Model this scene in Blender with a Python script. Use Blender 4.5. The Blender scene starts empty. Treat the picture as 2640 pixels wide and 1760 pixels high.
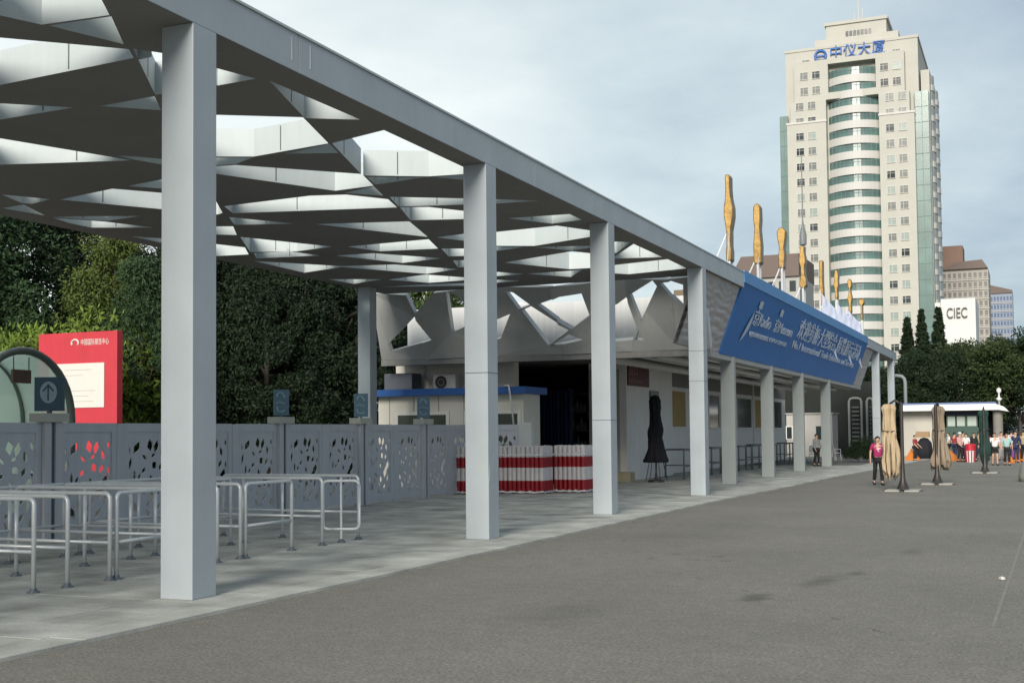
import bpy, bmesh, math, random
import numpy as np
from mathutils import Vector, Matrix
from mathutils.geometry import delaunay_2d_cdt
random.seed(7); RS = np.random.RandomState(7)
PI = math.pi
C = bpy.context.scene.collection
scene = bpy.context.scene

# ---------------------------------------------------------------- camera
# world: x across the street (street side positive), y along the canopy, z up; metres
EYE = Vector((0, 0, 1.75))
YAW, PITCH, ROLL, FPX, SHIFT = .3995, .044, -.0097, 3192.1, 95.19
_f0 = Vector((-math.sin(YAW), math.cos(YAW), 0)); _r0 = Vector((math.cos(YAW), math.sin(YAW), 0)); _u0 = Vector((0, 0, 1))
FW = math.cos(PITCH)*_f0 + math.sin(PITCH)*_u0
_u1 = -math.sin(PITCH)*_f0 + math.cos(PITCH)*_u0
RT = math.cos(ROLL)*_r0 + math.sin(ROLL)*_u1
UP = -math.sin(ROLL)*_r0 + math.cos(ROLL)*_u1
cam_d = bpy.data.cameras.new('camera'); cam = bpy.data.objects.new('camera', cam_d); C.objects.link(cam)
cam.matrix_world = Matrix(((RT.x, UP.x, -FW.x, EYE.x), (RT.y, UP.y, -FW.y, EYE.y), (RT.z, UP.z, -FW.z, EYE.z), (0, 0, 0, 1)))
cam_d.sensor_fit = 'HORIZONTAL'; cam_d.sensor_width = 36; cam_d.lens = 36*FPX/2640; cam_d.shift_y = SHIFT/2640
cam_d.clip_start = .1; cam_d.clip_end = 3000
scene.camera = cam

# ---------------------------------------------------------------- sky and sun
SUN_EL, SUN_AZ = math.radians(23), math.atan2(.10, -.99)      # low hazy sun behind the viewer, a little to the left
scene.view_settings.view_transform = 'Standard'; scene.view_settings.look = 'None'
scene.view_settings.gamma = 1; scene.view_settings.use_curve_mapping = False
scene.view_settings.exposure = 1.05
world = bpy.data.worlds.new('World'); scene.world = world; world.use_nodes = True
nt = world.node_tree; nt.nodes.clear()
def N(t, typ, **k):
    n = t.nodes.new(typ)
    for a, v in k.items(): setattr(n, a, v)
    return n
def math_n(t, op, a, b=None, c=None, clamp=False):
    n = N(t, 'ShaderNodeMath', operation=op, use_clamp=clamp)
    for i, v in enumerate((a, b, c)):
        if v is None: continue
        if isinstance(v, (int, float)): n.inputs[i].default_value = v
        else: t.links.new(v, n.inputs[i])
    return n.outputs[0]
out = N(nt, 'ShaderNodeOutputWorld'); bg = N(nt, 'ShaderNodeBackground'); bg.inputs[1].default_value = .1
sky = N(nt, 'ShaderNodeTexSky', sky_type='NISHITA', sun_disc=False)
sky.sun_elevation = SUN_EL; sky.sun_rotation = SUN_AZ; sky.air_density = 1.0; sky.dust_density = 2.0; sky.ozone_density = 2.0
tc = N(nt, 'ShaderNodeTexCoord'); sep = N(nt, 'ShaderNodeSeparateXYZ'); nt.links.new(tc.outputs['Generated'], sep.inputs[0])
zc = math_n(nt, 'ADD', math_n(nt, 'MAXIMUM', sep.outputs[2], 0.0), .22)
cmb = N(nt, 'ShaderNodeCombineXYZ')
nt.links.new(math_n(nt, 'DIVIDE', sep.outputs[0], zc), cmb.inputs[0]); nt.links.new(math_n(nt, 'DIVIDE', sep.outputs[1], zc), cmb.inputs[1])
noi = N(nt, 'ShaderNodeTexNoise'); noi.inputs['Scale'].default_value = 1.25; noi.inputs['Detail'].default_value = 7; noi.inputs['Roughness'].default_value = .55
mp = N(nt, 'ShaderNodeMapping'); mp.inputs['Location'].default_value = (1.2, .4, 0); nt.links.new(cmb.outputs[0], mp.inputs[0]); nt.links.new(mp.outputs[0], noi.inputs['Vector'])
ramp = N(nt, 'ShaderNodeValToRGB'); 
hl = N(nt, 'ShaderNodeVectorMath', operation='NORMALIZE'); hv = N(nt, 'ShaderNodeCombineXYZ'); nt.links.new(sep.outputs[0], hv.inputs[0]); nt.links.new(sep.outputs[1], hv.inputs[1]); nt.links.new(hv.outputs[0], hl.inputs[0])
dp = N(nt, 'ShaderNodeVectorMath', operation='DOT_PRODUCT'); nt.links.new(hl.outputs[0], dp.inputs[0]); dp.inputs[1].default_value = (-.80, .60, 0)   # the brighter part of the overcast
gl = math_n(nt, 'MULTIPLY_ADD', dp.outputs['Value'], 1.3, -.83)
mixf = math_n(nt, 'ADD', math_n(nt, 'MULTIPLY_ADD', noi.outputs['Fac'], .95, -.14), math_n(nt, 'MAXIMUM', gl, -.12))
nt.links.new(mixf, ramp.inputs[0])
e = ramp.color_ramp.elements
e[0].position = .22; e[0].color = (1.7, 2.15, 2.6, 1)
e[1].position = .95; e[1].color = (5.7, 5.8, 5.45, 1)
m1 = e.new(.52); m1.color = (3.25, 3.7, 3.8, 1)
mixs = N(nt, 'ShaderNodeMix', data_type='RGBA'); mixs.inputs[0].default_value = .9
nt.links.new(sky.outputs[0], mixs.inputs[6]); nt.links.new(ramp.outputs[0], mixs.inputs[7])
nt.links.new(mixs.outputs[2], bg.inputs[0]); nt.links.new(bg.outputs[0], out.inputs[0])
sun_d = bpy.data.lights.new('sun', 'SUN'); sun_d.energy = 2.3; sun_d.angle = math.radians(24); sun_d.color = (1, .94, .84)
sun = bpy.data.objects.new('sun', sun_d); C.objects.link(sun)
to_sun = Vector((math.sin(SUN_AZ)*math.cos(SUN_EL), math.cos(SUN_AZ)*math.cos(SUN_EL), math.sin(SUN_EL)))
sun.rotation_euler = to_sun.to_track_quat('Z', 'Y').to_euler(); sun.location = (0, -20, 40)

# ---------------------------------------------------------------- placing helpers (photo pixel -> place in the world)
def ray(px, py): return FW + (px-1320)/FPX*RT - (py-880-SHIFT)/FPX*UP
def on_ground(px, py, z=0.):
    d = ray(px, py); return EYE + d*((z-EYE.z)/d.z)
def at_y(px, py, y):
    d = ray(px, py); return EYE + d*(y/d.y)
def at_x(px, py, x):
    d = ray(px, py); return EYE + d*(x/d.x)

# ---------------------------------------------------------------- materials
def lin(r, g, b):
    f = lambda c: c/255/12.92 if c/255 <= .04045 else ((c/255+.055)/1.055)**2.4
    return (f(r), f(g), f(b))
MATS = {}
def mat(name, col, rough=.6, var=.12, scale=2.5, bump=0., bscale=40., metal=0., streak=0., spec=.4, speck=0., spscale=180., emit=0., sheen=0., world=False, trans=0.):
    if name in MATS: return MATS[name]
    m = bpy.data.materials.new(name); m.use_nodes = True; t = m.node_tree; b = t.nodes['Principled BSDF']
    tc = N(t, 'ShaderNodeTexCoord'); co = tc.outputs['Object']
    if world:
        g = N(t, 'ShaderNodeNewGeometry'); co = g.outputs['Position']
    n1 = N(t, 'ShaderNodeTexNoise'); n1.inputs['Scale'].default_value = scale; n1.inputs['Detail'].default_value = 5
    t.links.new(co, n1.inputs['Vector'])
    v = math_n(t, 'MULTIPLY_ADD', n1.outputs['Fac'], 2*var, 1-var)
    if streak:
        mpn = N(t, 'ShaderNodeMapping'); mpn.inputs['Scale'].default_value = (9, 9, .35); t.links.new(co, mpn.inputs[0])
        n2 = N(t, 'ShaderNodeTexNoise'); n2.inputs['Scale'].default_value = 1.0; n2.inputs['Detail'].default_value = 4; t.links.new(mpn.outputs[0], n2.inputs['Vector'])
        v = math_n(t, 'MULTIPLY', v, math_n(t, 'MULTIPLY_ADD', n2.outputs['Fac'], 2*streak, 1-streak))
    if speck:
        n3 = N(t, 'ShaderNodeTexNoise'); n3.inputs['Scale'].default_value = spscale; n3.inputs['Detail'].default_value = 2; t.links.new(co, n3.inputs['Vector'])
        v = math_n(t, 'MULTIPLY', v, math_n(t, 'MULTIPLY_ADD', n3.outputs['Fac'], 2*speck, 1-speck))
    hs = N(t, 'ShaderNodeMix', data_type='RGBA', blend_type='MULTIPLY'); hs.inputs[0].default_value = 1
    hs.inputs[6].default_value = (*col, 1)
    cv = N(t, 'ShaderNodeCombineColor'); [t.links.new(v, cv.inputs[i]) for i in range(3)]
    t.links.new(cv.outputs[0], hs.inputs[7]); t.links.new(hs.outputs[2], b.inputs['Base Color'])
    b.inputs['Roughness'].default_value = rough; b.inputs['Metallic'].default_value = metal; b.inputs['Specular IOR Level'].default_value = spec
    if trans: b.inputs['Transmission Weight'].default_value = trans
    if emit: t.links.new(hs.outputs[2], b.inputs['Emission Color']); b.inputs['Emission Strength'].default_value = emit
    if bump:
        nb = N(t, 'ShaderNodeTexNoise'); nb.inputs['Scale'].default_value = bscale; nb.inputs['Detail'].default_value = 4; t.links.new(co, nb.inputs['Vector'])
        bn = N(t, 'ShaderNodeBump'); bn.inputs['Strength'].default_value = bump; bn.inputs['Distance'].default_value = .02
        t.links.new(nb.outputs['Fac'], bn.inputs['Height']); t.links.new(bn.outputs[0], b.inputs['Normal'])
    MATS[name] = m; m['_b'] = 1; return m
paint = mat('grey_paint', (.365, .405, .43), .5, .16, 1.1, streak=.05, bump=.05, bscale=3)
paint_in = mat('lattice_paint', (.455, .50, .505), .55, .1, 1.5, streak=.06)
soffit_m = mat('dusty_shaded_underside', (.205, .197, .187), .8, .14, .9)  # dirt plus the shade of a downward face, both put into the colour
fence_m = mat('fence_paint', (.45, .47, .50), .5, .10, 2.5, streak=.1)
fence_d = mat('fence_dark', (.10, .12, .14), .5, .08, 2)
steel = mat('galvanised_tube', (.58, .61, .62), .4, .12, 6, metal=.3)
white_wall = mat('white_render', (.70, .69, .67), .8, .08, 1.2, streak=.08)
grey_wall = mat('grey_render', (.36, .36, .34), .8, .1, 1.5, streak=.1)
cream_wall = mat('cream_panel', (.68, .66, .58), .6, .05, 1.5)
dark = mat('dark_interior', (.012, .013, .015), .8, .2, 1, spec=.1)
blackm = mat('black_fabric', (.010, .011, .016), .85, .25, 6, bump=.4, bscale=14)
glass_d = mat('dark_glass', (.03, .04, .042), .12, .25, 1.2, spec=.6)
glass_g = mat('green_glass', (.085, .155, .14), .22, .6, .2, spec=.7)
cream_t = mat('tower_stone', (.43, .42, .375), .75, .09, .25, streak=.05)
white_t = mat('tower_white', (.50, .49, .465), .6, .05, .3)
gold = mat('gold_leaf', (.25, .16, .058), .36, .55, 4, metal=.85, bump=.25, bscale=6)
blue_m = mat('blue_banner', (.020, .155, .46), .55, .09, .8, bump=.12, bscale=1.6)
blue_l = mat('blue_strip', (.09, .26, .52), .6, .06, 1)
letter_w = mat('white_lettering', (.48, .56, .66), .6, .05)
red_p = mat('red_paint', (.47, .035, .05), .55, .16, 1.5, streak=.08)
board_w = mat('board_white', (.60, .575, .53), .6, .05, 3)
bark = mat('bark', (.06, .05, .04), .9, .3, 8, bump=.6, bscale=30)

# ---------------------------------------------------------------- mesh helpers
ORG = {}
class MB:
    def __init__(s): s.v = []; s.f = []; s.mi = []
    def add(s, vs, fs, m=0):
        k = len(s.v); s.v += [tuple(v) for v in vs]; s.f += [tuple(i+k for i in f) for f in fs]; s.mi += [m]*len(fs); return s
    def box(s, x0, x1, y0, y1, z0, z1, m=0):
        vs = [(x, y, z) for z in (z0, z1) for y in (y0, y1) for x in (x0, x1)]
        return s.add(vs, [(0, 2, 3, 1), (4, 5, 7, 6), (0, 1, 5, 4), (2, 6, 7, 3), (0, 4, 6, 2), (1, 3, 7, 5)], m)
    def tube(s, pts, r, n=8, caps=True, m=0):
        pts = [Vector(p) for p in pts]; rr = r if isinstance(r, (list, tuple)) else [r]*len(pts)
        k = len(s.v); vs = []; prev = None
        for i, p in enumerate(pts):
            d = (pts[min(i+1, len(pts)-1)]-pts[max(i-1, 0)]).normalized()
            a = d.orthogonal().normalized() if prev is None else (prev - d*prev.dot(d)).normalized()
            prev = a; b = d.cross(a)
            vs += [p+(a*math.cos(2*PI*j/n)+b*math.sin(2*PI*j/n))*rr[i] for j in range(n)]
        fs = [(i*n+j, i*n+(j+1) % n, (i+1)*n+(j+1) % n, (i+1)*n+j) for i in range(len(pts)-1) for j in range(n)]
        if caps: fs += [tuple(range(n-1, -1, -1)), tuple((len(pts)-1)*n+j for j in range(n))]
        return s.add(vs, fs, m)
    def lathe(s, prof, n=16, c=(0, 0, 0), fn=None, m=0, sx=1., sy=1.):
        vs = []
        for r, z in prof:
            for j in range(n):
                a = 2*PI*j/n; q = r*(fn(a, z) if fn else 1)
                vs.append((c[0]+q*math.cos(a)*sx, c[1]+q*math.sin(a)*sy, c[2]+z))
        L = len(prof)
        fs = [(i*n+j, i*n+(j+1) % n, (i+1)*n+(j+1) % n, (i+1)*n+j) for i in range(L-1) for j in range(n)]
        fs += [tuple(range(n-1, -1, -1)), tuple((L-1)*n+j for j in range(n))]
        return s.add(vs, fs, m)
    def prism(s, poly, fr, d0, d1, m=0):
        """poly 2D points, fr(u, v, d) -> 3D; extruded from d0 to d1"""
        n = len(poly); vs = [fr(u, v, d0) for u, v in poly]+[fr(u, v, d1) for u, v in poly]
        fs = [tuple(range(n-1, -1, -1)), tuple(range(n, 2*n))]+[(i, (i+1) % n, n+(i+1) % n, n+i) for i in range(n)]
        return s.add(vs, fs, m)
    def mesh(s, name, mats, off=(0, 0, 0), smooth=False):
        me = bpy.data.meshes.new(name); o = Vector(off)
        me.from_pydata([tuple(Vector(v)-o) for v in s.v], [], s.f)
        for m in (mats if isinstance(mats, (list, tuple)) else [mats]): me.materials.append(m)
        me.polygons.foreach_set('material_index', s.mi)
        bm = bmesh.new(); bm.from_mesh(me); bmesh.ops.recalc_face_normals(bm, faces=bm.faces); bm.to_mesh(me); bm.free()
        if smooth:
            me.polygons.foreach_set('use_smooth', [True]*len(me.polygons))
            if smooth is not True: me.set_sharp_from_angle(angle=smooth)
        me.update(); return me
    def build(s, name, mats, parent=None, smooth=False, loc=None, bevel=0):
        """vertices in world coordinates; the object's origin is its parent's, or loc"""
        off = ORG[parent.name] if parent is not None else (Vector(loc) if loc is not None else Vector((0, 0, 0)))
        o = bpy.data.objects.new(name, s.mesh(name, mats, off, smooth)); C.objects.link(o)
        if parent is not None: o.parent = parent
        else: o.location = off
        ORG[o.name] = off
        if bevel:
            b = o.modifiers.new('bevel', 'BEVEL'); b.width = bevel; b.segments = 2; b.limit_method = 'ANGLE'
        return o
def obj_from_mesh(name, me, parent=None, loc=(0, 0, 0)):
    o = bpy.data.objects.new(name, me); C.objects.link(o); o.location = loc
    if parent is not None: o.parent = parent
    ORG[o.name] = Vector(loc) + (ORG[parent.name] if parent is not None else Vector()); return o
def tag(o, label=None, cat=None, group=None, kind=None):
    for k, v in (('label', label), ('category', cat), ('group', group), ('kind', kind)):
        if v: o[k] = v
    return o
def thing(name, label, cat, loc=(0, 0, 0), group=None, kind=None):
    o = bpy.data.objects.new(name, None); C.objects.link(o); o.location = loc; o.empty_display_size = .2
    ORG[o.name] = Vector(loc); return tag(o, label, cat, group, kind)
def kids(o): return [c for c in bpy.data.objects if c.parent == o]
CH = {}
def copy_tree(o, loc=None, rz=None, label=None, parent=None, scale=None):
    c = o.copy(); C.objects.link(c); c.parent = parent
    if loc is not None: c.location = loc
    if rz is not None: c.rotation_euler.z = rz
    if scale is not None: c.scale = scale
    if label: c['label'] = label
    if o.name not in CH: CH[o.name] = kids(o)
    for ch in CH[o.name]:
        k = copy_tree(ch, parent=c); k.matrix_parent_inverse = ch.matrix_parent_inverse
    return c
def text(name, body, size, m, parent, origin, right, up, extrude=.004, align='LEFT', width=None):
    cu = bpy.data.curves.new(name, 'FONT'); cu.body = body; cu.size = size; cu.extrude = extrude; cu.align_x = align; cu.align_y = 'CENTER'
    t = bpy.data.objects.new(name, cu); C.objects.link(t); bpy.context.view_layer.update()
    me = bpy.data.meshes.new_from_object(t.evaluated_get(bpy.context.evaluated_depsgraph_get()))
    bpy.data.objects.remove(t); me.name = name; me.materials.clear(); me.materials.append(m)
    r = Vector(right).normalized(); u = Vector(up).normalized(); nrm = r.cross(u)
    n = len(me.vertices); a = np.empty(n*3); me.vertices.foreach_get('co', a); a = a.reshape(-1, 3)
    if width and n: 
        w = a[:, 0].max()-a[:, 0].min(); a[:, 0] = (a[:, 0]-a[:, 0].min())*width/w
    o3 = Vector(origin) - (ORG[parent.name] if parent is not None else Vector())
    b = np.outer(a[:, 0], r)+np.outer(a[:, 1], u)+np.outer(a[:, 2], nrm)+np.array(o3)
    me.vertices.foreach_set('co', b.ravel()); me.update()
    return obj_from_mesh(name, me, parent) if parent is not None else obj_from_mesh(name, me)
def inside(p, poly):
    x, y = p; c = False; n = len(poly); j = n-1
    for i in range(n):
        xi, yi = poly[i]; xj, yj = poly[j]
        if (yi > y) != (yj > y) and x < (xj-xi)*(y-yi)/(yj-yi)+xi: c = not c
        j = i
    return c
def perforated(outer, holes, cuts=(), cell=lambda p: 0):
    """triangulate outer minus holes; returns verts, {cell: [tris]}"""
    vs = []; es = []
    def loop(pts):
        k = len(vs); vs.extend(Vector(p) for p in pts); n = len(pts); es.extend((k+i, k+(i+1) % n) for i in range(n))
    loop(outer)
    for h in holes: loop(h)
    for a, b in cuts:
        k = len(vs); vs.extend([Vector(a), Vector(b)]); es.append((k, k+1))
    r = delaunay_2d_cdt(vs, es, [], 0, 1e-4)
    V = [tuple(v) for v in r[0]]; cells = {}
    bbs = [(min(p[0] for p in h), max(p[0] for p in h), min(p[1] for p in h), max(p[1] for p in h)) for h in holes]
    for f in r[2]:
        c = (sum(V[i][0] for i in f)/len(f), sum(V[i][1] for i in f)/len(f))
        if not inside(c, outer): continue
        if any(b[0] <= c[0] <= b[1] and b[2] <= c[1] <= b[3] and inside(c, h) for b, h in zip(bbs, holes)): continue
        cells.setdefault(cell(c), []).append(tuple(f))
    return V, cells
def slab_piece(V, tris, fr, d0, d1, mb=None, m_low=0, m_side=1):
    """solid from a triangle set: underside d0, top d1, walls round its border"""
    mb = mb or MB(); used = sorted({i for t in tris for i in t}); ix = {j: i for i, j in enumerate(used)}; n = len(used)
    vs = [fr(*V[i], d0) for i in used]+[fr(*V[i], d1) for i in used]
    low = [tuple(ix[i] for i in t) for t in tris]; top = [tuple(n+ix[i] for i in reversed(t)) for t in tris]
    cnt = {}
    for t in tris:
        for a, b in zip(t, t[1:]+t[:1]): cnt[(a, b)] = 1
    side = [(ix[b], ix[a], n+ix[a], n+ix[b]) for (a, b) in cnt if (b, a) not in cnt]
    k = len(mb.v); mb.v += [tuple(v) for v in vs]
    for fs, m in ((low, m_low), (top, m_side), (side, m_side)):
        mb.f += [tuple(i+k for i in f) for f in fs]; mb.mi += [m]*len(fs)
    return mb
CANOPY_HOLES=[[(-10.17,9.68),(-10.07,9.9),(-9.89,10.31),(-9.01,10.37),(-8.76,9.96),(-8.76,9.31)],[(-9.84,10.36),(-9.02,10.41),(-9.54,11.22)],[(-10.84,10.21),(-10.64,10.45),(-9.61,11.39),(-9.78,11.68),(-12.08,11.88),(-12.65,11.92)],[(-9.55,11.39),(-9.3,11.75),(-9.76,11.73)],[(-9.78,11.76),(-9.08,11.69),(-9.37,12.75),(-10.19,13.12),(-10.59,13.07)],[(-12.01,13.12),(-12.75,12.54),(-13.01,12.39),(-13.89,13.23),(-13.4,13.19)],[(-11.64,13.21),(-10.65,13.13),(-11.03,13.74)],[(-14.37,13.77),(-14.25,14.02),(-13.48,16.06),(-15.63,15.39),(-15.96,15.3)],[(-13.46,15.69),(-13.24,15.86),(-12.97,16.21),(-12.85,16.55),(-13.23,16.54),(-13.4,16.06)],[(-14.93,17.69),(-13.97,17.47),(-13.21,17.33),(-14.0,18.82),(-14.53,18.16)],[(-16.94,18.16),(-15.35,17.76),(-14.78,18.48),(-14.25,19.33),(-15.15,20.55),(-15.85,19.82)],[(-17.54,17.31),(-17.07,18.05),(-17.73,18.26),(-17.84,18.12)],[(-18.58,18.36),(-17.93,18.25),(-18.43,19.34)],[(-18.43,19.55),(-17.94,19.68),(-16.75,20.22),(-17.77,20.39)],[(-18.48,19.62),(-17.85,20.45),(-17.44,21.48),(-18.62,20.9),(-18.64,20.28)],[(-18.64,22.18),(-18.21,22.76),(-17.52,23.55),(-18.52,24.98),(-18.65,23.32)],[(-9.66,12.43),(-9.14,12.44),(-8.97,13.01),(-9.59,13.06)],[(-8.86,13.14),(-8.8,15.35),(-9.47,14.94)],[(-10.92,14.14),(-10.48,14.27),(-9.47,14.89),(-9.97,16.4),(-11.53,16.67),(-12.06,16.42),(-12.57,16.18)],[(-10.98,16.71),(-9.98,16.45),(-10.17,17.04)],[(-12.56,16.27),(-12.11,16.49),(-11.59,16.73),(-12.12,17.0),(-12.46,16.97),(-12.93,16.75)],[(-12.98,16.82),(-12.49,17.02),(-12.17,17.07),(-10.64,18.6),(-10.95,19.57),(-11.82,19.67),(-12.87,17.53),(-13.17,17.07)],[(-11.78,19.93),(-10.98,19.63),(-11.25,20.48)],[(-14.58,20.07),(-12.49,19.88),(-11.83,20.08),(-11.34,20.83),(-11.59,21.66),(-14.88,20.78)],[(-14.07,18.91),(-14.42,19.6),(-15.04,20.65),(-15.23,20.76),(-15.45,20.65)],[(-15.22,21.12),(-14.47,22.38),(-15.65,21.97),(-15.61,21.82)],[(-14.08,22.63),(-12.13,23.21),(-12.72,25.24)],[(-15.1,25.7),(-12.85,25.55),(-13.3,26.95),(-14.78,26.71)],[(-16.52,23.35),(-15.44,25.53),(-16.59,25.8),(-17.68,25.4)],[(-17.71,25.61),(-16.76,25.72),(-16.47,26.68),(-18.16,26.37)],[(-16.42,21.81),(-15.82,22.1),(-16.43,23.09),(-17.06,22.66)],[(-17.82,23.66),(-17.63,24.03),(-17.35,24.71),(-17.94,25.71),(-18.78,25.59),(-19.22,25.52)],[(-18.5,26.75),(-16.94,28.72),(-18.61,29.31)],[(-16.11,26.86),(-15.08,26.93),(-13.97,28.49),(-15.27,28.81)],[(-17.19,28.6),(-15.6,28.97),(-14.5,30.59),(-15.71,31.09)],[(-18.78,30.88),(-17.43,31.58),(-18.7,32.19)],[(-17.3,31.75),(-15.81,31.22),(-14.71,32.88),(-16.58,32.97)],[(-18.39,33.24),(-16.82,33.28),(-14.85,33.76),(-15.05,34.2),(-16.0,34.15)],[(-9.92,16.42),(-8.79,16.03),(-8.81,18.84),(-8.81,19.4),(-9.68,19.27),(-10.69,18.71)],[(-10.69,18.86),(-9.76,19.31),(-10.79,19.49),(-10.86,19.45)],[(-9.69,19.33),(-8.76,19.46),(-9.06,20.12),(-9.26,19.8)],[(-11.2,20.63),(-10.0,21.39),(-9.6,21.67),(-9.7,21.89),(-10.28,21.97),(-11.52,21.6)],[(-11.54,21.69),(-11.01,21.9),(-10.57,22.59),(-10.18,23.18),(-10.44,23.77),(-10.98,23.46),(-12.04,23.09)],[(-12.56,25.38),(-11.79,25.21),(-11.13,25.11),(-11.87,26.77),(-12.22,26.13)],[(-13.23,26.99),(-12.74,27.23),(-12.09,27.49),(-12.71,28.66),(-13.27,28.37),(-13.65,28.26)],[(-13.89,29.01),(-12.94,29.17),(-13.45,30.07),(-14.35,30.31)],[(-9.79,21.27),(-9.46,21.74),(-8.76,22.25),(-9.64,22.15),(-10.07,21.89)],[(-10.1,23.78),(-8.76,23.89),(-8.76,24.65),(-9.51,24.82)],[(-11.6,25.3),(-11.01,25.29),(-9.5,25.11),(-9.07,26.01),(-8.89,26.58),(-9.38,26.9),(-11.03,27.6),(-11.84,27.19),(-12.35,26.94)],[(-12.4,27.05),(-11.32,27.66),(-12.17,27.95),(-12.92,28.17)],[(-11.12,27.76),(-9.82,28.2),(-9.47,28.31),(-10.5,28.71)],[(-12.83,29.96),(-10.53,28.85),(-10.23,29.37),(-10.0,30.02),(-10.67,32.01),(-11.15,32.03),(-11.76,31.99)],[(-14.13,31.05),(-13.77,31.61),(-13.3,32.42),(-14.15,32.47),(-14.8,32.53)],[(-13.17,32.39),(-11.51,32.3),(-12.31,33.62)],[(-14.92,32.78),(-14.48,33.21),(-13.96,33.79),(-14.78,33.9),(-15.46,33.98)],[(-9.41,28.13),(-9.06,27.84),(-8.76,28.07),(-9.61,29.61),(-9.83,29.35)],[(-10.11,30.52),(-9.8,30.12),(-8.78,28.38),(-8.78,30.88)],[(-10.91,32.06),(-10.33,31.74),(-8.76,31.31),(-8.79,33.33),(-10.62,33.8),(-10.9,33.46),(-11.2,32.92)]]
FASCIA_HOLES=[[(-18.41,6.34),(-18.2,5.66),(-17.4,6.29)],[(-18.26,5.58),(-17.85,4.81),(-19.5,4.45),(-19.54,4.69)],[(-17.04,6.25),(-17.12,4.99),(-16.63,5.14),(-16.04,5.3),(-16.09,5.73),(-16.49,5.81),(-16.75,6.09)],[(-15.66,5.24),(-15.04,5.44),(-15.5,4.72),(-16.06,4.6)],[(-15.08,6.12),(-14.79,6.08),(-14.25,5.71),(-14.7,5.58)],[(-14.6,5.55),(-14.23,5.68),(-13.1,4.95),(-13.9,4.48)],[(-14.01,5.73),(-13.18,5.97),(-12.52,5.98),(-12.39,5.32),(-13.02,4.97)],[(-13.13,4.82),(-12.71,4.62),(-13.84,4.45)],[(-12.01,5.48),(-11.53,5.55),(-11.24,5.71),(-11.0,4.86),(-11.18,4.52),(-11.7,4.51),(-12.17,4.52)],[(-11.09,5.8),(-10.28,6.22),(-10.16,6.06),(-10.65,5.34),(-10.85,5.05)],[(-10.96,4.77),(-10.81,4.5),(-11.11,4.51)],[(-10.06,6.15),(-9.7,6.2),(-9.38,6.05),(-9.45,5.39)]]
# ---------------------------------------------------------------- ground, road, pavement
asph = mat('asphalt', (.186, .175, .150), .9, .22, .4, bump=.5, bscale=90, speck=.8, spscale=34, world=True)
t = asph.node_tree; b = t.nodes['Principled BSDF']; src = b.inputs['Base Color'].links[0].from_socket
geo = N(t, 'ShaderNodeNewGeometry'); nz = N(t, 'ShaderNodeTexNoise'); nz.inputs['Scale'].default_value = 3.0; nz.inputs['Detail'].default_value = 5; t.links.new(geo.outputs['Position'], nz.inputs['Vector'])
acc = None
for sx, sy, ex, ey, k in ((-2.8, 13.3, .16, .42, .5), (-2.35, 15.0, .20, .62, .42), (-2.1, 15.9, .12, .3, .4), (-1.7, 19.0, .15, .5, .3), (-4.4, 11.6, .5, 1.0, .18), (1.2, 8.6, .8, 1.6, .16), (-5.6, 22, 1.0, 3.2, .14)):
    vm = N(t, 'ShaderNodeVectorMath', operation='SUBTRACT'); t.links.new(geo.outputs['Position'], vm.inputs[0]); vm.inputs[1].default_value = (sx, sy, 0)
    vs = N(t, 'ShaderNodeVectorMath', operation='MULTIPLY'); t.links.new(vm.outputs[0], vs.inputs[0]); vs.inputs[1].default_value = (1/ex, 1/ey, 0)
    ln = N(t, 'ShaderNodeVectorMath', operation='LENGTH'); t.links.new(vs.outputs[0], ln.inputs[0])
    d = math_n(t, 'ADD', ln.outputs['Value'], math_n(t, 'MULTIPLY_ADD', nz.outputs['Fac'], 2.4, -1.2))
    s = math_n(t, 'MULTIPLY', math_n(t, 'SUBTRACT', 1.25, d, clamp=True), k)
    acc = s if acc is None else math_n(t, 'MAXIMUM', acc, s)
mx = N(t, 'ShaderNodeMix', data_type='RGBA'); t.links.new(acc, mx.inputs[0]); t.links.new(src, mx.inputs[6]); mx.inputs[7].default_value = (.03, .03, .03, 1)
# blotches, pale dust and hairline cracks
nb2 = N(t, 'ShaderNodeTexNoise'); nb2.inputs['Scale'].default_value = 5.5; nb2.inputs['Detail'].default_value = 6; nb2.inputs['Roughness'].default_value = .7; t.links.new(geo.outputs['Position'], nb2.inputs['Vector'])
vo = N(t, 'ShaderNodeTexVoronoi', feature='DISTANCE_TO_EDGE'); vo.inputs['Scale'].default_value = .09
wv = N(t, 'ShaderNodeVectorMath', operation='MULTIPLY_ADD'); t.links.new(nz.outputs['Color'], wv.inputs[0]); wv.inputs[1].default_value = (.5, .5, 0); t.links.new(geo.outputs['Position'], wv.inputs[2]); t.links.new(wv.outputs[0], vo.inputs['Vector'])
crk = math_n(t, 'MULTIPLY', math_n(t, 'LESS_THAN', vo.outputs['Distance'], .0022), math_n(t, 'GREATER_THAN', nz.outputs['Fac'], .60))
mul = math_n(t, 'MULTIPLY', math_n(t, 'MULTIPLY_ADD', nb2.outputs['Fac'], .6, .70), math_n(t, 'MULTIPLY_ADD', crk, -.35, 1.0))
cm = N(t, 'ShaderNodeCombineColor'); [t.links.new(mul, cm.inputs[i]) for i in range(3)]
mx2 = N(t, 'ShaderNodeMix', data_type='RGBA', blend_type='MULTIPLY'); mx2.inputs[0].default_value = 1; t.links.new(mx.outputs[2], mx2.inputs[6]); t.links.new(cm.outputs[0], mx2.inputs[7])
t.links.new(mx2.outputs[2], b.inputs['Base Color'])
soil = mat('ground_cover', (.10, .11, .08), .95, .25, .2, world=True)
g = MB().add([(-900, -500, -.09), (900, -500, -.09), (900, 1600, -.09), (-900, 1600, -.09)], [(0, 1, 2, 3)]).build('ground', soil); tag(g, kind='structure')
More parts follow.
